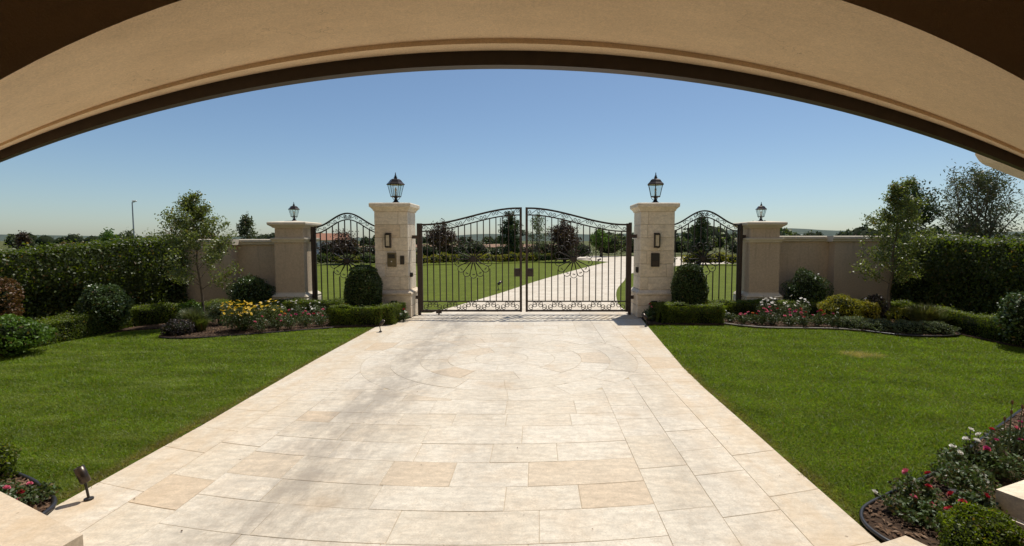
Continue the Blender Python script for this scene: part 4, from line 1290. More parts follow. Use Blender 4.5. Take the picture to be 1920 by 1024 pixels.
dome('topiary', 'dark domed topiary bush in front of the left foot gate', (-3.80, 11.12, 0), 0.40, 1.22, L_TOPIARY, 0.040, 9000, 31, 'domed topiaries')
dome('topiary', 'dark domed topiary bush in front of the right foot gate', (3.42, 11.25, 0), 0.39, 1.24, L_TOPIARY, 0.040, 9000, 32, 'domed topiaries')
shrub('shrub', 'round glossy shrub growing out of the low hedge on the left', 'shrub', (-8.35, 9.75, 0), (0.42, 0.42, 0.44), L_SHRUB, 0.05, 4200, 33, zc=0.48)
shrub('shrub', 'round glossy shrub against the left wall, behind the yellow flowers', 'shrub', (-6.72, 11.95, 0), (0.52, 0.35, 0.45), L_SHRUB, 0.045, 5200, 34, zc=0.46)
shrub('shrub', 'round glossy shrub against the right wall, behind the gold shrub', 'shrub', (6.42, 11.95, 0), (0.50, 0.36, 0.54), L_SHRUB, 0.045, 5200, 35, zc=0.52)
shrub('shrub', 'broad green shrub at the left edge, in front of the low hedge', 'shrub', (-8.25, 7.75, 0), (0.55, 0.50, 0.30), L_GREEN, 0.055, 4200, 36, zc=0.29)
shrub('shrub', 'copper brown shrub at the left edge before the tall hedge', 'shrub', (-9.0, 8.35, 0), (0.36, 0.36, 0.40), L_COPPER, 0.05, 3200, 37, zc=0.78, core=0.6)
shrub('shrub', 'dark glossy shrub at the right edge beside the low hedge', 'shrub', (8.15, 8.35, 0), (0.40, 0.40, 0.46), L_SHRUB, 0.06, 3000, 38, zc=0.46)
shrub('shrub', 'rounded gold and green shrub in the right bed', 'shrub', (6.55, 10.75, 0), (0.46, 0.40, 0.30), L_YELLOWISH, 0.036, 6000, 39, zc=0.30)
shrub('shrub', 'bright yellow leafy shrub beside the right young tree', 'shrub', (7.0, 10.6, 0), (0.22, 0.22, 0.24), L_YELLOWGREEN, 0.045, 1500, 40, zc=0.24, core=0.6)
shrub('shrub', 'dark purple shrub behind the right young tree', 'shrub', (7.42, 11.05, 0), (0.28, 0.26, 0.26), L_PURPLE, 0.05, 1700, 41, zc=0.30, core=0.6)
shrub('shrub', 'low yellow-green shrub at the foot of right young tree', 'shrub', (7.55, 10.35, 0), (0.32, 0.26, 0.17), L_YELLOWISH, 0.042, 1700, 42, zc=0.20, core=0.6)
shrub('shrub', 'low dusky purple plant at the left tip of left bed', 'shrub', (-6.72, 9.42, 0), (0.27, 0.24, 0.15), L_PURPLE, 0.036, 2200, 43, zc=0.13)
shrub('shrub', 'upright bright green shrub beside the left young tree', 'shrub', (-7.25, 10.55, 0), (0.22, 0.22, 0.24), L_GREEN, 0.05, 1100, 44, zc=0.26, core=0.5)
shrub('shrub', 'pale sage shrub between left young tree and yellow flowers', 'shrub', (-6.55, 10.45, 0), (0.26, 0.24, 0.24), L_SAGE, 0.045, 1100, 45, zc=0.24, core=0.4)
for i, (x, y, rx) in enumerate(((6.35, 10.12, 0.30), (6.75, 9.85, 0.32), (7.15, 9.62, 0.34), (7.58, 9.55, 0.36))):
    shrub('ground_cover', ['low sage ground cover cushion nearest the red roses', 'low sage ground cover cushion below the gold shrub', 'low sage ground cover cushion below the right young tree', 'low sage ground cover cushion at the right tip of bed'][i], 'ground cover', (x, y, 0), (rx, 0.30, 0.14), L_SAGE, 0.03, 2000, 46 + i, 'ground cover cushions', zc=0.10)
shrub('box_ball', 'small clipped box bush at the lower right corner', 'shrub', (2.50, 2.72, 0), (0.20, 0.20, 0.16), L_BOX, 0.019, 6500, 52, zc=0.11, shell=0.06)
shrub('box_ball', 'small clipped box bush at the lower left edge', 'shrub', (-4.05, 3.58, 0), (0.20, 0.20, 0.17), L_BOX, 0.022, 5000, 53, zc=0.15, shell=0.06)

def tuft(name, label, loc, r, h, m, n, seed, group=None):
    rng = np.random.default_rng(seed)
    t = thing(name, label, 'ornamental grass', loc, 0, group)
    a = rng.uniform(0, 2 * PI, n); q = np.sqrt(rng.uniform(0, 1, n))
    b = np.stack([q * r * 0.35 * np.cos(a), q * r * 0.35 * np.sin(a), np.zeros(n)], 1)
    a2 = a + rng.normal(0, 0.5, n); sp = rng.uniform(0.2, 1, n)
    hh = h * rng.uniform(0.6, 1.05, n)
    mid = b + np.stack([np.cos(a2) * r * sp * 0.4, np.sin(a2) * r * sp * 0.4, hh * 0.6], 1)
    tip = b + np.stack([np.cos(a2) * r * sp, np.sin(a2) * r * sp, hh * (1 - 0.25 * sp)], 1)
    wv = np.stack([-np.sin(a2), np.cos(a2), np.zeros(n)], 1) * 0.006
    v = np.stack([b - wv, b + wv, mid + wv, mid - wv, mid - wv, mid + wv, tip + wv * 0.2, tip - wv * 0.2], 1).reshape(-1, 3)
    f = np.arange(n * 8).reshape(-1, 4)
    tag(link('blades', fastmesh('blades', v, f, m), t), kind='stuff')
    MB().lathe([(r * 0.3, -0.02), (r * 0.25, 0.05), (0.02, 0.10)], 8).build('crown_base', SOIL, t)
    return t
tuft('grass_clump', 'feathery green grass clump near the left tip of left bed', (-6.72, 9.85, 0), 0.26, 0.50, L_OLIVE, 700, 61)
tuft('grass_clump', 'short grass clump at the foot of the left young tree', (-6.5, 9.75, 0), 0.18, 0.32, L_MEADOW, 400, 62)
tuft('grass_clump', 'straw-tipped grass clump in the right bed beside the tree', (7.70, 9.98, 0), 0.34, 0.58, L_STRAW, 900, 63)
tuft('grass_clump', 'loose green grass clump at the right tip of right bed', (8.0, 9.95, 0), 0.25, 0.45, L_SAGE, 450, 64)

# ------------------------------------------------------------------ flower beds
def bed(name, poly, z, seed, n_mulch):
    o = MB().prism(poly, -0.05, z).build(name, SOIL)
    tag(o, kind='structure')
    rng = np.random.default_rng(seed)
    xs_ = [p[0] for p in poly]; ys_ = [p[1] for p in poly]
    P = np.stack([rng.uniform(min(xs_), max(xs_), n_mulch), rng.uniform(min(ys_), max(ys_), n_mulch)], 1)
    P = P[inside(P, poly)]
    p3 = np.concatenate([P, np.full((len(P), 1), z + 0.008)], 1)
    v, f = leaf_arrays(rng, p3, 0.045, np.tile([0, 0, 1.0], (len(P), 1)), 0.75, 0.4)
    tag(link('mulch', fastmesh('mulch', v, f, MULCH), o), kind='stuff')
    return o
def inside(P, poly):
    x, y = P[:, 0], P[:, 1]
    r = np.zeros(len(P), bool)
    n = len(poly)
    for i in range(n):
        (xa, ya), (xb, yb) = poly[i], poly[(i + 1) % n]
        c = ((ya > y) != (yb > y)) & (x < (xb - xa) * (y - ya) / (yb - ya + 1e-12) + xa)
        r ^= c
    return r
BED_L = curve_pts([(-4.10, 10.20), (-4.6, 9.92), (-5.19, 9.59), (-5.74, 9.29), (-6.31, 9.08), (-6.85, 9.15), (-7.02, 9.45), (-7.2, 10.1)], 4) + [(-8.9, 10.6), (-8.9, 12.2), (-3.0, 12.2), (-3.0, 10.75), (-3.2, 10.35)]
BED_R = [(2.35, 10.55), (3.2, 10.52), (3.95, 10.56)] + curve_pts([(3.98, 10.6), (4.3, 10.32), (4.75, 10.11), (5.89, 10.02), (6.34, 9.80), (6.82, 9.30), (7.42, 9.20), (7.9, 9.36), (8.05, 9.7)], 4) + [(8.6, 10.2), (9.0, 12.2), (2.5, 12.2)]
BED_FR = curve_pts([(2.06, 2.86), (2.05, 3.03), (2.10, 3.16), (2.24, 3.29), (2.73, 3.57), (3.13, 3.80), (3.77, 4.26), (5.1, 5.2)], 4) + [(6.0, 5.3), (6.0, 3.2), (4.0, 3.0), (2.6, 2.3)]
BED_FL = [(-3.17, 3.05)] + curve_pts([(-3.17, 3.17), (-3.22, 3.28), (-3.36, 3.40), (-3.66, 3.59), (-4.02, 3.77), (-4.8, 4.2)], 4) + [(-4.9, 2.6), (-3.2, 2.6)]
SIDE_L = [(-8.15, 6.6), (-8.15, 7.5), (-8.62, 8.55), (-8.35, 9.3), (-8.0, 9.9), (-7.3, 10.15), (-8.9, 12.2), (-11.2, 12.2), (-11.2, 6.6)]
SIDE_R = [(8.1, 6.8), (8.02, 8.3), (7.98, 9.4), (8.1, 9.7), (9.0, 12.2), (9.8, 12.2), (9.8, 6.8)]
bed('flower_bed', BED_L, 0.020, 71, 9000)
bed('flower_bed', BED_R, 0.020, 72, 9000)
bed('flower_bed', BED_FR, 0.015, 73, 9000)
bed('flower_bed', BED_FL, 0.015, 74, 5000)
bed('flower_bed', SIDE_L, 0.012, 75, 1500)
bed('flower_bed', SIDE_R, 0.012, 76, 1500)

def pipe_edge(label, pts, r, z, m=PIPE):
    P = curve_pts(pts, 6)
    return tag(MB().tube([(x, y, z) for x, y in P], r, 8).build('edging_pipe', m, smooth=True), label, 'edging')
pipe_edge('black plastic edging pipe round the near right bed', [(2.09, 2.80), (2.05, 2.90), (2.045, 3.03), (2.10, 3.16), (2.24, 3.29), (2.73, 3.57), (3.13, 3.80), (3.77, 4.26), (5.1, 5.2)], 0.0125, 0.020)
pipe_edge('black plastic edging pipe round the near left bed', [(-3.16, 3.10), (-3.17, 3.17), (-3.22, 3.28), (-3.36, 3.40), (-3.66, 3.59), (-4.02, 3.77), (-4.8, 4.2)], 0.015, 0.022)
EDGE_GREY = plain('grey_edging', (0.30, 0.27, 0.235), 0.7)
pipe_edge('thin pale edging strip along the front of right bed', [(3.98, 10.62), (4.3, 10.31), (4.75, 10.10), (5.89, 10.01), (6.34, 9.79)], 0.014, 0.022, EDGE_GREY)
pipe_edge('thin dark edging strip round the tip of right bed', [(6.36, 9.77), (6.82, 9.29), (7.42, 9.19), (7.9, 9.35), (8.06, 9.7)], 0.014, 0.022)
pipe_edge('thin dark edging strip along the front of left bed', [(-4.10, 10.20), (-4.6, 9.91), (-5.19, 9.58), (-5.74, 9.28), (-6.31, 9.07), (-6.85, 9.14), (-7.03, 9.45)], 0.009, 0.008)

def bloom_mesh(col, r, seed, kind='rose'):
    rng_ = random.Random(seed)
    mb = MB()
    layers = ((6, 1.0, 0.35), (6, 0.82, 0.75), (5, 0.62, 1.25), (4, 0.40, 2.1)) if kind == 'rose' else ((9, 1.0, 0.12),)
    for n, q, lift in layers:
        ph = rng_.uniform(0, 6)
        for k in range(n):
            a = ph + 2 * PI * k / n + rng_.uniform(-0.15, 0.15)
            rr = r * q * rng_.uniform(0.85, 1.1)
            w = rr * (0.62 if kind == 'rose' else 0.24)
            ca, sa = math.cos(a), math.sin(a)
            def P(u, s, z): return (ca * u - sa * s, sa * u + ca * s, z)
            z1, z2 = rr * lift * 0.6, rr * lift
            mb.add([P(0.05 * rr, 0, 0), P(0.5 * rr, w * 0.9, z1), P(0.92 * rr, w * 0.55, z2), P(rr * 0.98, 0, z2 * 1.05), P(0.92 * rr, -w * 0.55, z2), P(0.5 * rr, -w * 0.9, z1), P(0.55 * rr, 0, z1 * 0.75)],
                   [(0, 6, 1), (1, 6, 3, 2), (6, 5, 4, 3), (0, 5, 6)])
    if kind != 'rose':
        mb.lathe([(r * 0.22, 0.0), (r * 0.2, r * 0.1), (0.002, r * 0.14)], 8, mi=1)
        return mb.mesh('bloom', [PETALS[col], P_YELLOW])
    return mb.mesh('bloom', PETALS[col])
BLOOM = {}
def bloom(col, r, kind='rose'):
    key = (col, round(r, 3), kind)
    if key not in BLOOM:
        BLOOM[key] = [bloom_mesh(col, r, 7 * i + 1, kind) for i in range(3)]
    return random.choice(BLOOM[key])

random.seed(9)
def flower_plant(name, label, loc, blooms, seed, r=0.2, h=0.3, n=420, leaf=0.032, m=None, group=None, br=0.032, kind='rose', cat='flowering plant', lean=0.0):
    """blooms: list of (colour, dx, dy, z) relative to loc"""
    rng = np.random.default_rng(seed)
    t = thing(name, label, cat, loc, 0, group)
    st = MB()
    tips = []
    for c, dx, dy, z in blooms:
        tips.append((dx, dy, z))
        st.tube([(rng.uniform(-0.03, 0.03), rng.uniform(-0.03, 0.03), -0.02), (dx * 0.6 + rng.uniform(-0.02, 0.02), dy * 0.6, z * 0.55), (dx, dy, z - 0.004)], [0.005, 0.0042, 0.003], 5)
    for k in range(5):
        a = rng.uniform(0, 6.28); q = rng.uniform(0.3, 0.9) * r
        st.tube([(0, 0, -0.02), (q * 0.6 * math.cos(a), q * 0.6 * math.sin(a), h * 0.5), (q * math.cos(a), q * math.sin(a), h * rng.uniform(0.7, 1))], [0.005, 0.004, 0.0025], 5)
    tag(st.build('stems', L_ROSE, t), kind='stuff')
    d = unit(rng.normal(size=(n, 3))) * (rng.uniform(0, 1, n) ** 0.45)[:, None]
    p = d * np.array([r, r, h * 0.5]) + np.array([0, 0, h * 0.52])
    if tips:
        k = n // 4
        tp = np.array(tips)[rng.integers(0, len(tips), k)]
        u = rng.uniform(0.3, 0.92, k)[:, None]
        q = tp * u + rng.normal(0, 0.022, (k, 3))
        p = np.concatenate([p, q])
    p[:, 2] = np.maximum(p[:, 2], 0.03)
    v, f = leaf_arrays(rng, p, leaf, np.tile([0, 0, 1.0], (len(p), 1)), 0.35, 0.6)
    tag(link('leaves', fastmesh('leaves', v, f, m or L_ROSE), t), kind='stuff')
    for c, dx, dy, z in blooms:
        o = link('bloom', bloom(c, br, kind), t, (dx, dy, z))
        o.rotation_euler = (rng.uniform(-0.5, 0.5) + 0.35, rng.uniform(-0.5, 0.5), rng.uniform(0, 6))
        q = rng.uniform(0.85, 1.2); o.scale = (q, q, q)
    return t

def rb(seed, cols, n, r, h):
    g = random.Random(seed)
    out = []
    for i in range(n):
        a = g.uniform(0, 6.28); q = r * g.uniform(0.2, 1.05)
        out.append((g.choice(cols), q * math.cos(a), q * math.sin(a) - r * 0.15, h * g.uniform(0.7, 1.3)))
    return out
ORD = ['first', 'second', 'third', 'fourth', 'fifth', 'sixth', 'seventh', 'eighth', 'ninth', 'tenth', 'eleventh', 'twelfth', 'thirteenth']
# yellow daisy bush in the left bed
flower_plant('yellow_flower_bush', 'mass of yellow daisies in the left bed', (-5.72, 9.80, 0.02), rb(1, 'y', 110, 0.36, 0.44), 101, 0.40, 0.46, 3000, 0.036, L_ROSE, None, 0.030, 'daisy')
flower_plant('yellow_flower_bush', 'smaller yellow daisy clump behind the big one', (-5.35, 10.25, 0.02), rb(2, 'y', 18, 0.22, 0.42), 102, 0.26, 0.44, 1000, 0.034, L_MEADOW, None, 0.026, 'daisy')
for i, (x, y, c) in enumerate(((-4.42, 10.30, 'pr'), (-4.66, 10.15, 'pp'), (-4.88, 9.95, 'po'), (-5.08, 9.88, 'pm'), (-5.30, 9.66, 'p'), (-4.52, 10.62, 'p'), (-4.82, 10.50, 'pr'), (-5.10, 10.42, 'pm'))):
    row = 'front' if i < 5 else 'back'
    flower_plant('rose_bush', '%s pink rose bush from the left box hedge, %s row of left bed' % (ORD[i if i < 5 else i - 5], row), (x, y, 0.02), rb(20 + i, c, 2 + i % 2, 0.13, 0.25), 110 + i, 0.17, 0.26, 420, 0.030, None, 'roses in the left bed', 0.030)
for i, (x, y) in enumerate(((-4.75, 10.95), (-5.15, 10.92), (-5.5, 10.80), (-5.9, 10.75))):
    flower_plant('white_flower_plant', '%s white-flowered plant from the left topiary, behind the roses' % ORD[i], (x, y, 0.02), rb(40 + i, 'w', 9, 0.17, 0.36), 130 + i, 0.19, 0.36, 500, 0.034, L_SAGE, 'white flowers in the left bed', 0.022, 'daisy')
RR0 = [(4.18, 10.78, 'w'), (4.40, 10.52, 'p'), (4.66, 10.36, 'pr'), (4.92, 10.34, 'r'), (5.18, 10.28, 'rp'), (5.44, 10.26, 'r'), (5.70, 10.24, 'rm'), (5.96, 10.22, 'm'), (4.60, 10.72, 'ro'), (4.90, 10.68, 'o'), (5.30, 10.62, 'rm'), (5.62, 10.60, 'r'), (5.92, 10.56, 'm')]
jr = random.Random(5)
RR = [(x + jr.uniform(-0.06, 0.06), y + jr.uniform(-0.08, 0.06), c + jr.choice(('', 'p', 'o', 'p', 'w'))) for x, y, c in RR0]
for i, (x, y, c) in enumerate(RR):
    row = 'front' if i < 8 else 'back'
    flower_plant('rose_bush', '%s %s rose bush from the right box hedge, %s row of right bed' % (ORD[i if i < 8 else i - 8], CNAME[c[0]], row), (x, y, 0.02), rb(60 + i, c, 2 + (i * 7) % 4, 0.14, 0.20 + 0.10 * ((i * 5) % 4) / 3), 150 + i, 0.17, 0.19 + 0.09 * ((i * 5) % 4) / 3, 430, 0.032, None, 'roses in the right bed', 0.029)
for i, (x, y) in enumerate(((5.0, 11.05), (5.3, 11.08), (5.55, 11.02), (5.85, 11.05))):
    flower_plant('daisy_clump', '%s white daisy clump from the right foot gate, behind the red roses' % ORD[i], (x, y, 0.02), rb(80 + i, 'w', 9, 0.16, 0.42), 170 + i, 0.18, 0.38, 420, 0.034, L_SAGE, 'white daisies in the right bed', 0.034, 'daisy')
flower_plant('red_flower_plant', 'little plant with one red bloom at the foot of right pillar', (2.48, 11.0, 0.02), [('r', 0.0, -0.03, 0.36), ('p', 0.03, -0.02, 0.30)], 180, 0.16, 0.26, 300, 0.05, L_SHRUB)
flower_plant('red_flower_plant', 'little plant with pale red blooms at the foot of left pillar', (-2.90, 11.0, 0.02), [('r', 0.02, -0.03, 0.25), ('w', 0.08, -0.05, 0.18), ('w', -0.05, -0.06, 0.15)], 181, 0.14, 0.20, 260, 0.045, L_SHRUB)

# near right bed
def near_plant(name, label, loc, bl, seed, r, h, n, **kw):
    return flower_plant(name, label, (loc[0], loc[1], 0.015), [(c, x - loc[0], y - loc[1], z) for c, x, y, z in bl], seed, r, h, n, 0.030, **kw)
near_plant('rose_bush', 'white rose bush near the lawn edge in the near right bed', (3.27, 3.74), [('w', 3.36, 3.83, .30), ('w', 3.40, 3.80, .27), ('w', 3.27, 3.76, .25), ('w', 3.32, 3.73, .25), ('w', 3.12, 3.70, .22), ('w', 3.14, 3.66, .19)], 201, 0.20, 0.17, 1300, group='roses in the near right bed', br=0.023)
near_plant('rose_bush', 'deep red and magenta rose bush by the porch column base', (3.45, 3.66), [('r', 3.52, 3.83, .30), ('m', 3.46, 3.72, .26), ('m', 3.34, 3.66, .22), ('r', 3.36, 3.68, .20), ('m', 3.42, 3.74, .17)], 202, 0.18, 0.20, 1200, group='roses in the near right bed', br=0.022)
near_plant('rose_bush', 'pink and magenta rose bush at the right edge of picture', (3.92, 4.02), [('p', 3.74, 3.86, .30), ('m', 3.84, 3.93, .32), ('p', 3.88, 3.96, .26), ('m', 3.74, 3.82, .22)], 203, 0.22, 0.24, 1300, group='roses in the near right bed', br=0.022)
near_plant('rose_bush', 'rose bush with one pink and one red bloom beside edging pipe', (2.58, 3.34), [('p', 2.47, 3.28, .22), ('r', 2.66, 3.34, .18), ('r', 2.60, 3.26, .13)], 204, 0.15, 0.13, 800, group='roses in the near right bed', br=0.026)
near_plant('rose_bush', 'pale pink rose bush in the corner of edging pipe', (2.44, 3.10), [('p', 2.40, 3.12, .13), ('p', 2.50, 3.10, .09), ('w', 2.23, 3.24, .10)], 205, 0.20, 0.10, 1100, group='roses in the near right bed', br=0.025)
near_plant('rose_bush', 'crimson rose bush just behind the small box bush', (2.66, 3.05), [('r', 2.64, 3.12, .15), ('r', 2.66, 3.06, .13), ('r', 2.55, 3.02, .10)], 206, 0.14, 0.12, 700, group='roses in the near right bed', br=0.026)
near_plant('rose_bush', 'single-bloomed crimson rose bush beside the stone column base', (2.86, 3.18), [('r', 2.84, 3.10, .15)], 207, 0.13, 0.12, 600, group='roses in the near right bed', br=0.027)
near_plant('leafy_plant', 'dark leafy rose plant without blooms in near right bed', (3.02, 3.48), [], 208, 0.20, 0.18, 1300, group='roses in the near right bed')
t = thing('tall_stem_plant', 'tall bare flower stems rising in the near right bed', 'plant', (3.62, 3.78, 0.015))
for k, (dx, dy, hh) in enumerate(((0, 0, 0.44), (0.05, 0.05, 0.50), (-0.03, 0.02, 0.38), (0.10, 0.0, 0.42), (0.14, 0.06, 0.46))):
    MB().tube([(dx * 0.3, dy, -0.02), (dx * 0.8, dy, hh * 0.5), (dx, dy, hh)], [0.005, 0.004, 0.003], 5).build('stem', L_ROSE, t)
    MB().lathe([(0.003, 0), (0.010, 0.012), (0.007, 0.03), (0.002, 0.036)], 6).build('bud', L_COPPER, t, (dx, dy, hh))
# near left bed
near_plant('rose_bush', 'pink rose bush inside the edging pipe of near left bed', (-3.42, 3.30), [('p', -3.46, 3.36, .10), ('r', -3.44, 3.28, .08), ('p', -3.40, 3.22, .05)], 211, 0.16, 0.10, 700, group='roses in the near left bed', br=0.022)
near_plant('rose_bush', 'pink rose bush beside the small box bush, near left bed', (-3.72, 3.36), [('p', -3.66, 3.32, .10), ('p', -3.70, 3.30, .13), ('p', -3.60, 3.34, .08)], 212, 0.14, 0.10, 500, group='roses in the near left bed', br=0.022)
MB_ = fitting('drip_emitter', 'small black irrigation head on the mulch of near right bed', 'sprinkler', (2.83, 3.32, 0.015), [('cap', BLACK_PLASTIC, (-0.03, 0.03, -0.03, 0.03, 0.04, 0.075), 0.006), ('riser', BLACK_PLASTIC, (-0.012, 0.012, -0.012, 0.012, -0.01, 0.039), 0.0)])

# ------------------------------------------------------------------ spotlights
def spot(label, loc, s, rz, tilt=0.35):
    t = thing('spotlight', label, 'spotlight', loc, rz, 'garden spotlights')
    MB().lathe([(0.028 * s, 0), (0.028 * s, 0.012 * s), (0.012 * s, 0.018 * s)], 12).build('base', LANTERN_METAL, t)
    MB().tube([(0, 0, 0.01 * s), (-0.012 * s, 0, 0.10 * s), (-0.022 * s, 0, 0.16 * s)], 0.008 * s, 8).build('stem', LANTERN_METAL, t)
    h = MB().lathe([(0.026 * s, 0), (0.031 * s, 0.004 * s), (0.031 * s, 0.115 * s), (0.024 * s, 0.115 * s), (0.022 * s, 0.09 * s), (0.001, 0.088 * s)], 16).build('lamp_head', COPPER_DARK, t, (-0.010 * s, 0, 0.125 * s), True)
    h.rotation_euler = (0, -tilt, 0)
    return t
spot('bronze cylinder spotlight standing on the near left edge of drive', (-3.07, 3.37, 0.0), 1.0, 0.2)
spot('small spotlight beside the left box hedge at the drive edge', (-3.02, 9.75, 0.0), 1.05, 0.3, -0.7)
spot('small spotlight at the foot of the right stone pillar', (2.27, 10.35, 0.0), 1.2, 2.6, -0.7)
spot('path spotlight on the far lawn seen through the gate', (-1.35, 18.1, 0.0), 1.5, 0.5, -0.9)
spot('low spotlight near the tip of the far lawn', (4.6, 37.5, 0.0), 2.2, 0.5, -1.2)

# ------------------------------------------------------------------ grass blades
def blades(name, n, rect, keep, seed, parent):
    rng = np.random.default_rng(seed)
    P = np.stack([rng.uniform(rect[0], rect[1], n), rng.uniform(rect[2], rect[3], n)], 1)
    P = P[rng.uniform(0, 1, n) < np.clip((4.2 / np.maximum(P[:, 1], 3.0)) ** 1.3, 0.22, 1)]
    P = P[keep(P)]
    m = len(P)
    a = rng.uniform(0, 2 * PI, m)
    edge = 0.85 + 0.3 * np.sin(P[:, 0] * 3.1 + P[:, 1] * 1.7) * np.sin(P[:, 1] * 2.6)
    h = rng.uniform(0.012, 0.030, m) * edge * np.where(rng.uniform(0, 1, m) < 0.02, 1.7, 1)
    w = 0.0021 + 0.00055 * P[:, 1]
    ln = rng.normal(0, 0.8, (m, 2)) * h[:, None]
    z = np.full(m, -0.012)
    b = np.stack([P[:, 0], P[:, 1], z], 1)
    d = np.stack([np.cos(a), np.sin(a), np.zeros(m)], 1) * w[:, None]
    tip = b + np.stack([ln[:, 0], ln[:, 1], h], 1)
    v = np.stack([b - d, b + d, tip], 1).reshape(-1, 3)
    f = np.arange(m * 3).reshape(-1, 3)
    return tag(link(name, fastmesh(name, v, f, L_GRASS)), 'short mown green grass of the ' + parent, 'grass', kind='stuff')
def keepL(P):
    k = P[:, 0] < np.array(DRIVE_L - 0.02) - 0.07 * np.clip((P[:, 1] - 4.5) / 3, 0, 1) + 0.02 * np.sin(P[:, 1] * 9) + 0.02 * np.sin(P[:, 1] * 23 + 1) + 0.018 * np.sin(P[:, 1] * 61)
    k &= ~(inside(P, BED_L) | inside(P, BED_FL) | inside(P, SIDE_L))
    return k & (P[:, 0] > -1.12 * P[:, 1] - 0.5)
def keepR(P):
    k = P[:, 0] > DRIVE_R + 0.015 + 0.075 * np.clip(P[:, 1] - 6.6, 0, 9) + 0.016 * np.sin(P[:, 1] * 8) + 0.016 * np.sin(P[:, 1] * 21 + 2) + 0.015 * np.sin(P[:, 1] * 57)
    k &= ~(inside(P, BED_R) | inside(P, BED_FR) | inside(P, SIDE_R))
    return k & (P[:, 0] < 1.02 * P[:, 1] + 0.5)
blades('grass', 620000, (-9.0, -3.2, 3.0, 11.2), keepL, 81, 'lawn left of the drive')
blades('grass', 620000, (2.0, 8.4, 2.9, 11.2), keepR, 82, 'lawn right of the drive')

# ------------------------------------------------------------------ trees
def tree(name, label, loc, H, th, cr, tr, m, leaf, nleaf, seed, bark=None, nl=16, cone=0.5, up=0.75, sig=0.10, group=None, multi=1, cat='tree', aspect=0.5, clump=0.0, nclump=26, squash=1.0):
    rng = np.random.default_rng(seed)
    t = thing(name, label, cat, loc, rng.uniform(0, 0.2), group)
    tb = MB(); br = MB()
    twigs = []
    for mt in range(multi):
        a0 = 2 * PI * mt / multi + seed
        sp = 0 if multi == 1 else cr * 0.45
        lean = np.array([rng.normal(0, 0.03) * H, rng.normal(0, 0.03) * H])
        pts = []
        for i in range(9):
            u = i / 8
            pts.append((lean[0] * u + sp * math.cos(a0) * u ** 0.8 + rng.normal(0, 0.006) * H * (u > 0), lean[1] * u + sp * math.sin(a0) * u ** 0.8 + rng.normal(0, 0.006) * H * (u > 0), -0.05 + (H * 0.95 + 0.05) * u))
        tb.tube(pts, [tr / (multi ** 0.5) * (1 - 0.88 * (i / 8) ** 0.8) * (1.35 if i == 0 else 1) for i in range(9)], 8)
        P = np.array(pts)
        for k in range(nl):
            u = th / H + (0.98 - th / H) * ((k + rng.uniform(0, 1)) / nl)
            s0 = np.array([np.interp(u, np.linspace(0, 1, 9), P[:, j]) for j in range(3)])
            v_ = (u - th / H) / (1 - th / H)
            shape = (1 - v_) ** cone * (0.45 + 0.55 * min(1, v_ * 4 + 0.3))
            L = cr * max(0.18, shape) * rng.uniform(0.75, 1.15)
            az = k * 2.4 + rng.normal(0, 0.3)
            el = up * rng.uniform(0.7, 1.3) * (0.5 + 0.5 * v_) + 0.1
            d = np.array([math.cos(az) * math.cos(el), math.sin(az) * math.cos(el), math.sin(el)])
            path = [s0]
            for q in range(1, 6):
                d = d + rng.normal(0, 0.10, 3) + np.array([0, 0, 0.05]); d /= np.linalg.norm(d)
                path.append(path[-1] + d * L / 5)
            r0 = tr * 0.30 * (1 - 0.75 * u)
            br.tube(path, [max(0.0025, r0 * (1 - 0.16 * q)) for q in range(6)], 5)
            for q in range(2, 6):
                twigs.append(path[q])
                for z in range(2):
                    d2 = d + rng.normal(0, 0.75, 3); d2 /= np.linalg.norm(d2)
                    l2 = L * 0.30 * rng.uniform(0.6, 1.2)
                    e = path[q] + d2 * l2
                    mid = (path[q] + e) / 2 + rng.normal(0, 0.02 * L, 3)
                    br.tube([path[q], mid, e], [max(0.002, r0 * 0.3), max(0.0018, r0 * 0.22), 0.0015 + r0 * 0.08], 4)
                    twigs += [mid, e, e]
    tb.build('trunk', bark or BARK, t, smooth=True)
    tag(br.build('branches', bark or BARK, t), kind='stuff')
    T = np.array(twigs)
    p = T[rng.integers(0, len(T), nleaf)] + rng.normal(0, sig, (nleaf, 3))
    if clump > 0:
        k = int(nleaf * clump)
        hz = (H - th) / 2
        cc = unit(rng.normal(size=(nclump, 3))) * (rng.uniform(0.35, 0.85, (nclump, 1)))
        cc = cc * np.array([cr, cr, hz]) + np.array([0, 0, th + hz])
        cs = rng.uniform(0.16, 0.30, nclump) * cr
        ci = rng.integers(0, nclump, k)
        dd = unit(rng.normal(size=(k, 3))) * (rng.uniform(0, 1, (k, 1)) ** 0.4)
        p[:k] = cc[ci] + dd * cs[ci][:, None] * np.array([1.15, 1.15, 0.85]) * 1.25
    p[:, 2] = np.maximum(p[:, 2], th * 0.75)
    v, f = leaf_arrays(rng, p, leaf, np.tile([0, 0, 1.0], (nleaf, 1)), 0.3, aspect)
    tag(link('crown', fastmesh('crown', v, f, m), t), kind='stuff')
    return t
tree('young_tree', 'slender young tree with thin pale leaves in the left bed', (-7.12, 10.85, 0), 2.74, 0.78, 1.15, 0.034, L_YOUNG, 0.054, 10500, 301, nl=25, cone=0.85, up=0.66, sig=0.055, group='young garden trees')
tree('young_tree', 'slender young tree with thin pale leaves in the right bed', (7.55, 10.80, 0), 3.10, 0.82, 1.0, 0.038, L_YOUNG, 0.054, 11500, 302, nl=27, cone=0.85, up=0.66, sig=0.055, group='young garden trees')
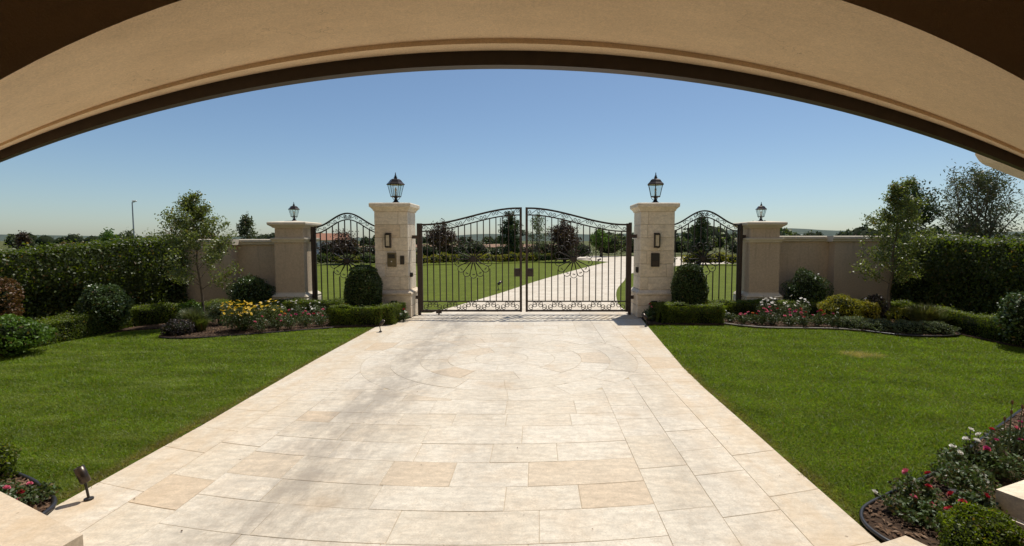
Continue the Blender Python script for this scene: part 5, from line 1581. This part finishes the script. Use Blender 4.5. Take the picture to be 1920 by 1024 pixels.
# trees beyond the hedges and walls
tree('broadleaf_tree', 'round dark tree behind the right young tree, beyond the wall', (11.2, 15.2, 0), 3.55, 1.0, 0.92, 0.09, L_DARKTREE, 0.085, 7500, 303, nl=18, cone=0.45, sig=0.10, clump=0.7)
tree('olive_tree', 'large grey-green multi-stemmed tree beyond the right hedge', (12.35, 14.2, 0), 3.5, 0.7, 1.15, 0.13, L_OLIVE, 0.095, 10500, 304, nl=15, cone=0.30, up=1.05, sig=0.10, multi=5, aspect=0.30, clump=0.10, nclump=40)
tree('broadleaf_tree', 'round brownish tree behind the left young tree, beyond the hedge', (-12.45, 18.2, 0), 2.48, 0.5, 0.98, 0.09, L_COPPER, 0.10, 4200, 305, nl=14, cone=0.4, sig=0.10, clump=0.75)
tree('slim_tree', 'pale slim tree rising above the left stucco wall', (-12.8, 22.5, 0), 2.85, 0.5, 0.75, 0.06, L_OLIVE, 0.11, 3000, 306, nl=20, cone=0.5, up=1.1, sig=0.09)
tree('conical_tree', 'small dusky conical tree beyond the hedge at far left', (-20.5, 20.2, 0), 2.10, 0.3, 0.55, 0.06, L_RED, 0.10, 2600, 307, nl=20, cone=0.8, up=0.9, sig=0.08)
tree('bushy_tree', 'green bushy tree beyond left hedge, beside the lamp post', (-19.3, 23.0, 0), 2.25, 0.4, 0.6, 0.06, L_GREEN, 0.11, 1800, 308, nl=12, cone=0.5, sig=0.08, clump=0.6)
tree('bushy_tree', 'grey bushy tree beyond left hedge, just left of lamp post', (-20.9, 26.0, 0), 2.3, 0.4, 0.6, 0.06, L_OLIVE, 0.11, 1800, 309, nl=12, cone=0.5, sig=0.08, clump=0.6)
tree('bushy_tree', 'low rusty bush crown showing over the left hedge', (-19.4, 21.0, 0), 1.55, 0.3, 0.8, 0.06, L_COPPER, 0.10, 2000, 310, nl=12, cone=0.4, sig=0.08, clump=0.6)
# seen through the gates
tree('copper_tree', 'red-brown tree seen through the left leaf of the gate', (-7.7, 42, 0), 3.1, 0.7, 1.5, 0.12, L_RED, 0.17, 4500, 311, BARK_DARK, nl=16, cone=0.45, sig=0.14, clump=0.75)
tree('broadleaf_tree', 'tall green tree behind the meeting stiles of the gate', (-2.1, 44, 0), 4.1, 0.4, 1.35, 0.13, L_DARKTREE, 0.17, 7000, 312, BARK_DARK, nl=18, cone=0.45, sig=0.14, clump=0.7, nclump=34)
tree('sparse_tree', 'airy thin-leaved tree right of the gate meeting stiles', (0.0, 43, 0), 3.9, 0.9, 1.25, 0.10, L_MEADOW, 0.13, 1700, 313, BARK, nl=16, cone=0.4, sig=0.12)
tree('copper_tree', 'dark red-brown tree behind the right gate medallion', (2.35, 41.5, 0), 3.15, 0.5, 1.65, 0.12, L_RED, 0.17, 6000, 314, BARK_DARK, nl=16, cone=0.4, sig=0.14, clump=0.8, nclump=34)
tree('bushy_tree', 'bright green round tree in the right gate leaf', (6.9, 54, 0), 2.75, 0.8, 1.15, 0.12, L_GREEN, 0.18, 4000, 315, BARK_DARK, nl=14, cone=0.4, sig=0.14, clump=0.85)
tree('dark_tree', 'dark upright tree seen through the right foot gate', (12.0, 37.5, 0), 3.5, 0.3, 0.95, 0.12, L_DARKTREE, 0.15, 6000, 316, BARK_DARK, nl=22, cone=0.35, up=1.0, sig=0.14, clump=0.7, nclump=36)
tree('copper_tree', 'dark red bush seen through the left foot gate', (-14.4, 38, 0), 2.2, 0.3, 1.35, 0.10, L_RED, 0.15, 4500, 317, BARK_DARK, nl=14, cone=0.35, sig=0.14, clump=0.8)

# far planting: shrubs one by one
frng = random.Random(77)
FAR = []
for i in range(30):
    x = -15.5 + i * 0.62 + frng.uniform(-0.1, 0.1)
    FAR.append((x, 36.6 + max(0, (x + 8)) * 0.55 + frng.uniform(-0.3, 0.5)))
kinds = [('yellow', L_YELLOWGREEN), ('lime', L_YELLOWISH), ('green', L_MEADOW), ('lime', L_YELLOWISH)]
for i, (x, y) in enumerate(FAR):
    cname, m = kinds[frng.choice((0, 1, 1, 2, 3))]
    shrub('border_shrub', 'low %s shrub in the border edging the far lawn' % cname, 'shrub', (x, y, 0), (frng.uniform(0.5, 0.7), 0.5, frng.uniform(0.30, 0.42)), m, 0.11, 420, 400 + i, 'shrubs edging the far lawn', core=0.7, stem=False)
for i in range(17):
    x = 8.8 + i * 0.75
    cname, m = kinds[frng.choice((0, 1, 2, 3))]
    shrub('border_shrub', 'low %s shrub in the border seen through the right foot gate' % cname, 'shrub', (x, 36.5 + frng.uniform(-0.4, 0.4) + (2.5 if x < 10.5 else 0), 0), (frng.uniform(0.5, 0.75), 0.5, frng.uniform(0.35, 0.5)), m, 0.12, 380, 440 + i, 'shrubs beyond the right foot gate', core=0.7, stem=False)
for i in range(16):
    x = -19 + i * 1.55 + frng.uniform(-0.5, 0.5)
    m, cname = frng.choice(((L_DARKTREE, 'dark green'), (L_RED, 'reddish'), (L_OLIVE, 'grey-green'), (L_DARKTREE, 'dark green')))
    shrub('field_shrub', '%s bush behind the border of the far lawn' % cname, 'shrub', (x, 46 + max(0, x) * 0.8 + frng.uniform(-2, 3), 0), (frng.uniform(0.9, 1.4), 0.9, frng.uniform(0.55, 0.85)), m, 0.17, 520, 470 + i, 'bushes behind the far border', core=0.75, stem=False)
for i in range(16):
    x = 7.5 + i * 1.9 + frng.uniform(-0.5, 0.5)
    m, cname = frng.choice(((L_MEADOW, 'pale green'), (L_OLIVE, 'grey-green'), (L_DARKTREE, 'dark green'), (L_MEADOW, 'pale green')))
    shrub('field_shrub', '%s bush on the slope right of the far drive' % cname, 'shrub', (x, 58 + frng.uniform(-4, 8), 0), (frng.uniform(1.2, 1.9), 1.2, frng.uniform(0.8, 1.3)), m, 0.22, 520, 500 + i, 'bushes on the slope right of the drive', core=0.75, stem=False)
# far woods on both sides: reads as one mass
def wood(name, label, n, x0, x1, y0, y1, h0, h1, seed, mats):
    rng = np.random.default_rng(seed)
    parts = []
    for i in range(n):
        x, y = rng.uniform(x0, x1), rng.uniform(y0, y1)
        h = rng.uniform(h0, h1); r = h * rng.uniform(0.5, 0.8)
        k = 150
        d = unit(rng.normal(size=(k, 3))); d[:, 2] = np.abs(d[:, 2])
        p = d * rng.uniform(0.75, 1.05, (k, 1)) * np.array([r, r, h * 0.95]) + np.array([x, y, 0])
        v, f = leaf_arrays(rng, p, 0.16 * h, d, 0.4, 0.7)
        mi = int(rng.integers(0, len(mats) - 1))
        parts.append((v, f, mi))
        cv, cf = ell_core((x, y, 0), (r * 0.9, r * 0.9, h * 0.88), 10, 6, rng, 0.1, -0.1)
        parts.append((cv, cf, len(mats) - 1))
    v, f, mi = join_arrays(parts)
    return tag(link(name, fastmesh(name, v, f, mats, mi)), label, 'woodland', kind='stuff')
wood('far_wood', 'band of distant trees and scrub on the left horizon', 130, -240, -18, 120, 300, 2.0, 4.5, 91, [L_DARKTREE, L_OLIVE, L_MEADOW, HEDGE_CORE])
wood('far_wood', 'band of distant trees and scrub on the right horizon', 150, 24, 240, 90, 280, 2.6, 6.5, 92, [L_DARKTREE, L_OLIVE, L_MEADOW, HEDGE_CORE])

# far house, poles
t = thing('far_house', 'little pale house with reddish roof seen through the left foot gate', 'house', (-25.5, 62, 0), 0.2)
MB().box(-2.2, 2.2, -1.6, 1.6, 0, 1.75).build('wall', WHITE_PAINT, t)
MB().add([(-2.5, -1.9, 1.76), (2.5, -1.9, 1.76), (2.5, 1.9, 1.76), (-2.5, 1.9, 1.76), (-2.5, 0, 2.6), (2.5, 0, 2.6)], [(0, 1, 5, 4), (2, 3, 4, 5), (1, 2, 5), (3, 0, 4), (0, 3, 2, 1)]).build('roof', ROOF_TILE, t)
for x in (-1.2, 1.0):
    MB().box(x - 0.4, x + 0.4, -1.63, -1.602, 0.7, 1.4).build('window', BLACK_PLASTIC, t)
t = thing('street_lamp', 'slim grey street lamp beyond the left hedge', 'street lamp', (-37.2, 47, 0))
POLE = plain('galvanised_steel', (0.34, 0.34, 0.34), 0.5, 0.2)
MB().tube([(0, 0, -0.1), (0, 0, 5.25)], [0.075, 0.045], 8).build('pole', POLE, t)
MB().tube([(0, 0, 5.20), (0.15, 0, 5.27), (0.25, 0, 5.27)], 0.035, 6).build('arm', POLE, t)
MB().box(0.02, 0.40, -0.09, 0.09, 5.29, 5.42, 0, 0.03).build('lamp_head', WHITE_PAINT, t)
t = thing('utility_pole', 'thin utility pole seen through the left gate leaf', 'pole', (-4.2, 60, 0))
MB().tube([(0, 0, -0.1), (0, 0, 4.4)], [0.07, 0.05], 6).build('pole', BARK_DARK, t)
MB().box(-0.32, 0.32, -0.05, 0.05, 3.5, 3.6).build('crossarm', BARK_DARK, t)

# fallen leaves and specks lying on the drive
rng = np.random.default_rng(55)
n = 60
P = np.stack([rng.uniform(-3.1, 1.95, n), rng.uniform(2.7, 11.2, n), np.full(n, 0.008)], 1)
v, f = leaf_arrays(rng, P, 0.016, np.tile([0, 0, 1.0], (n, 1)), 0.85, 0.6)
tag(link('fallen_leaves', fastmesh('fallen_leaves', v, f, MULCH)), 'tiny dry leaves scattered over the stone drive', 'leaf litter', kind='stuff')
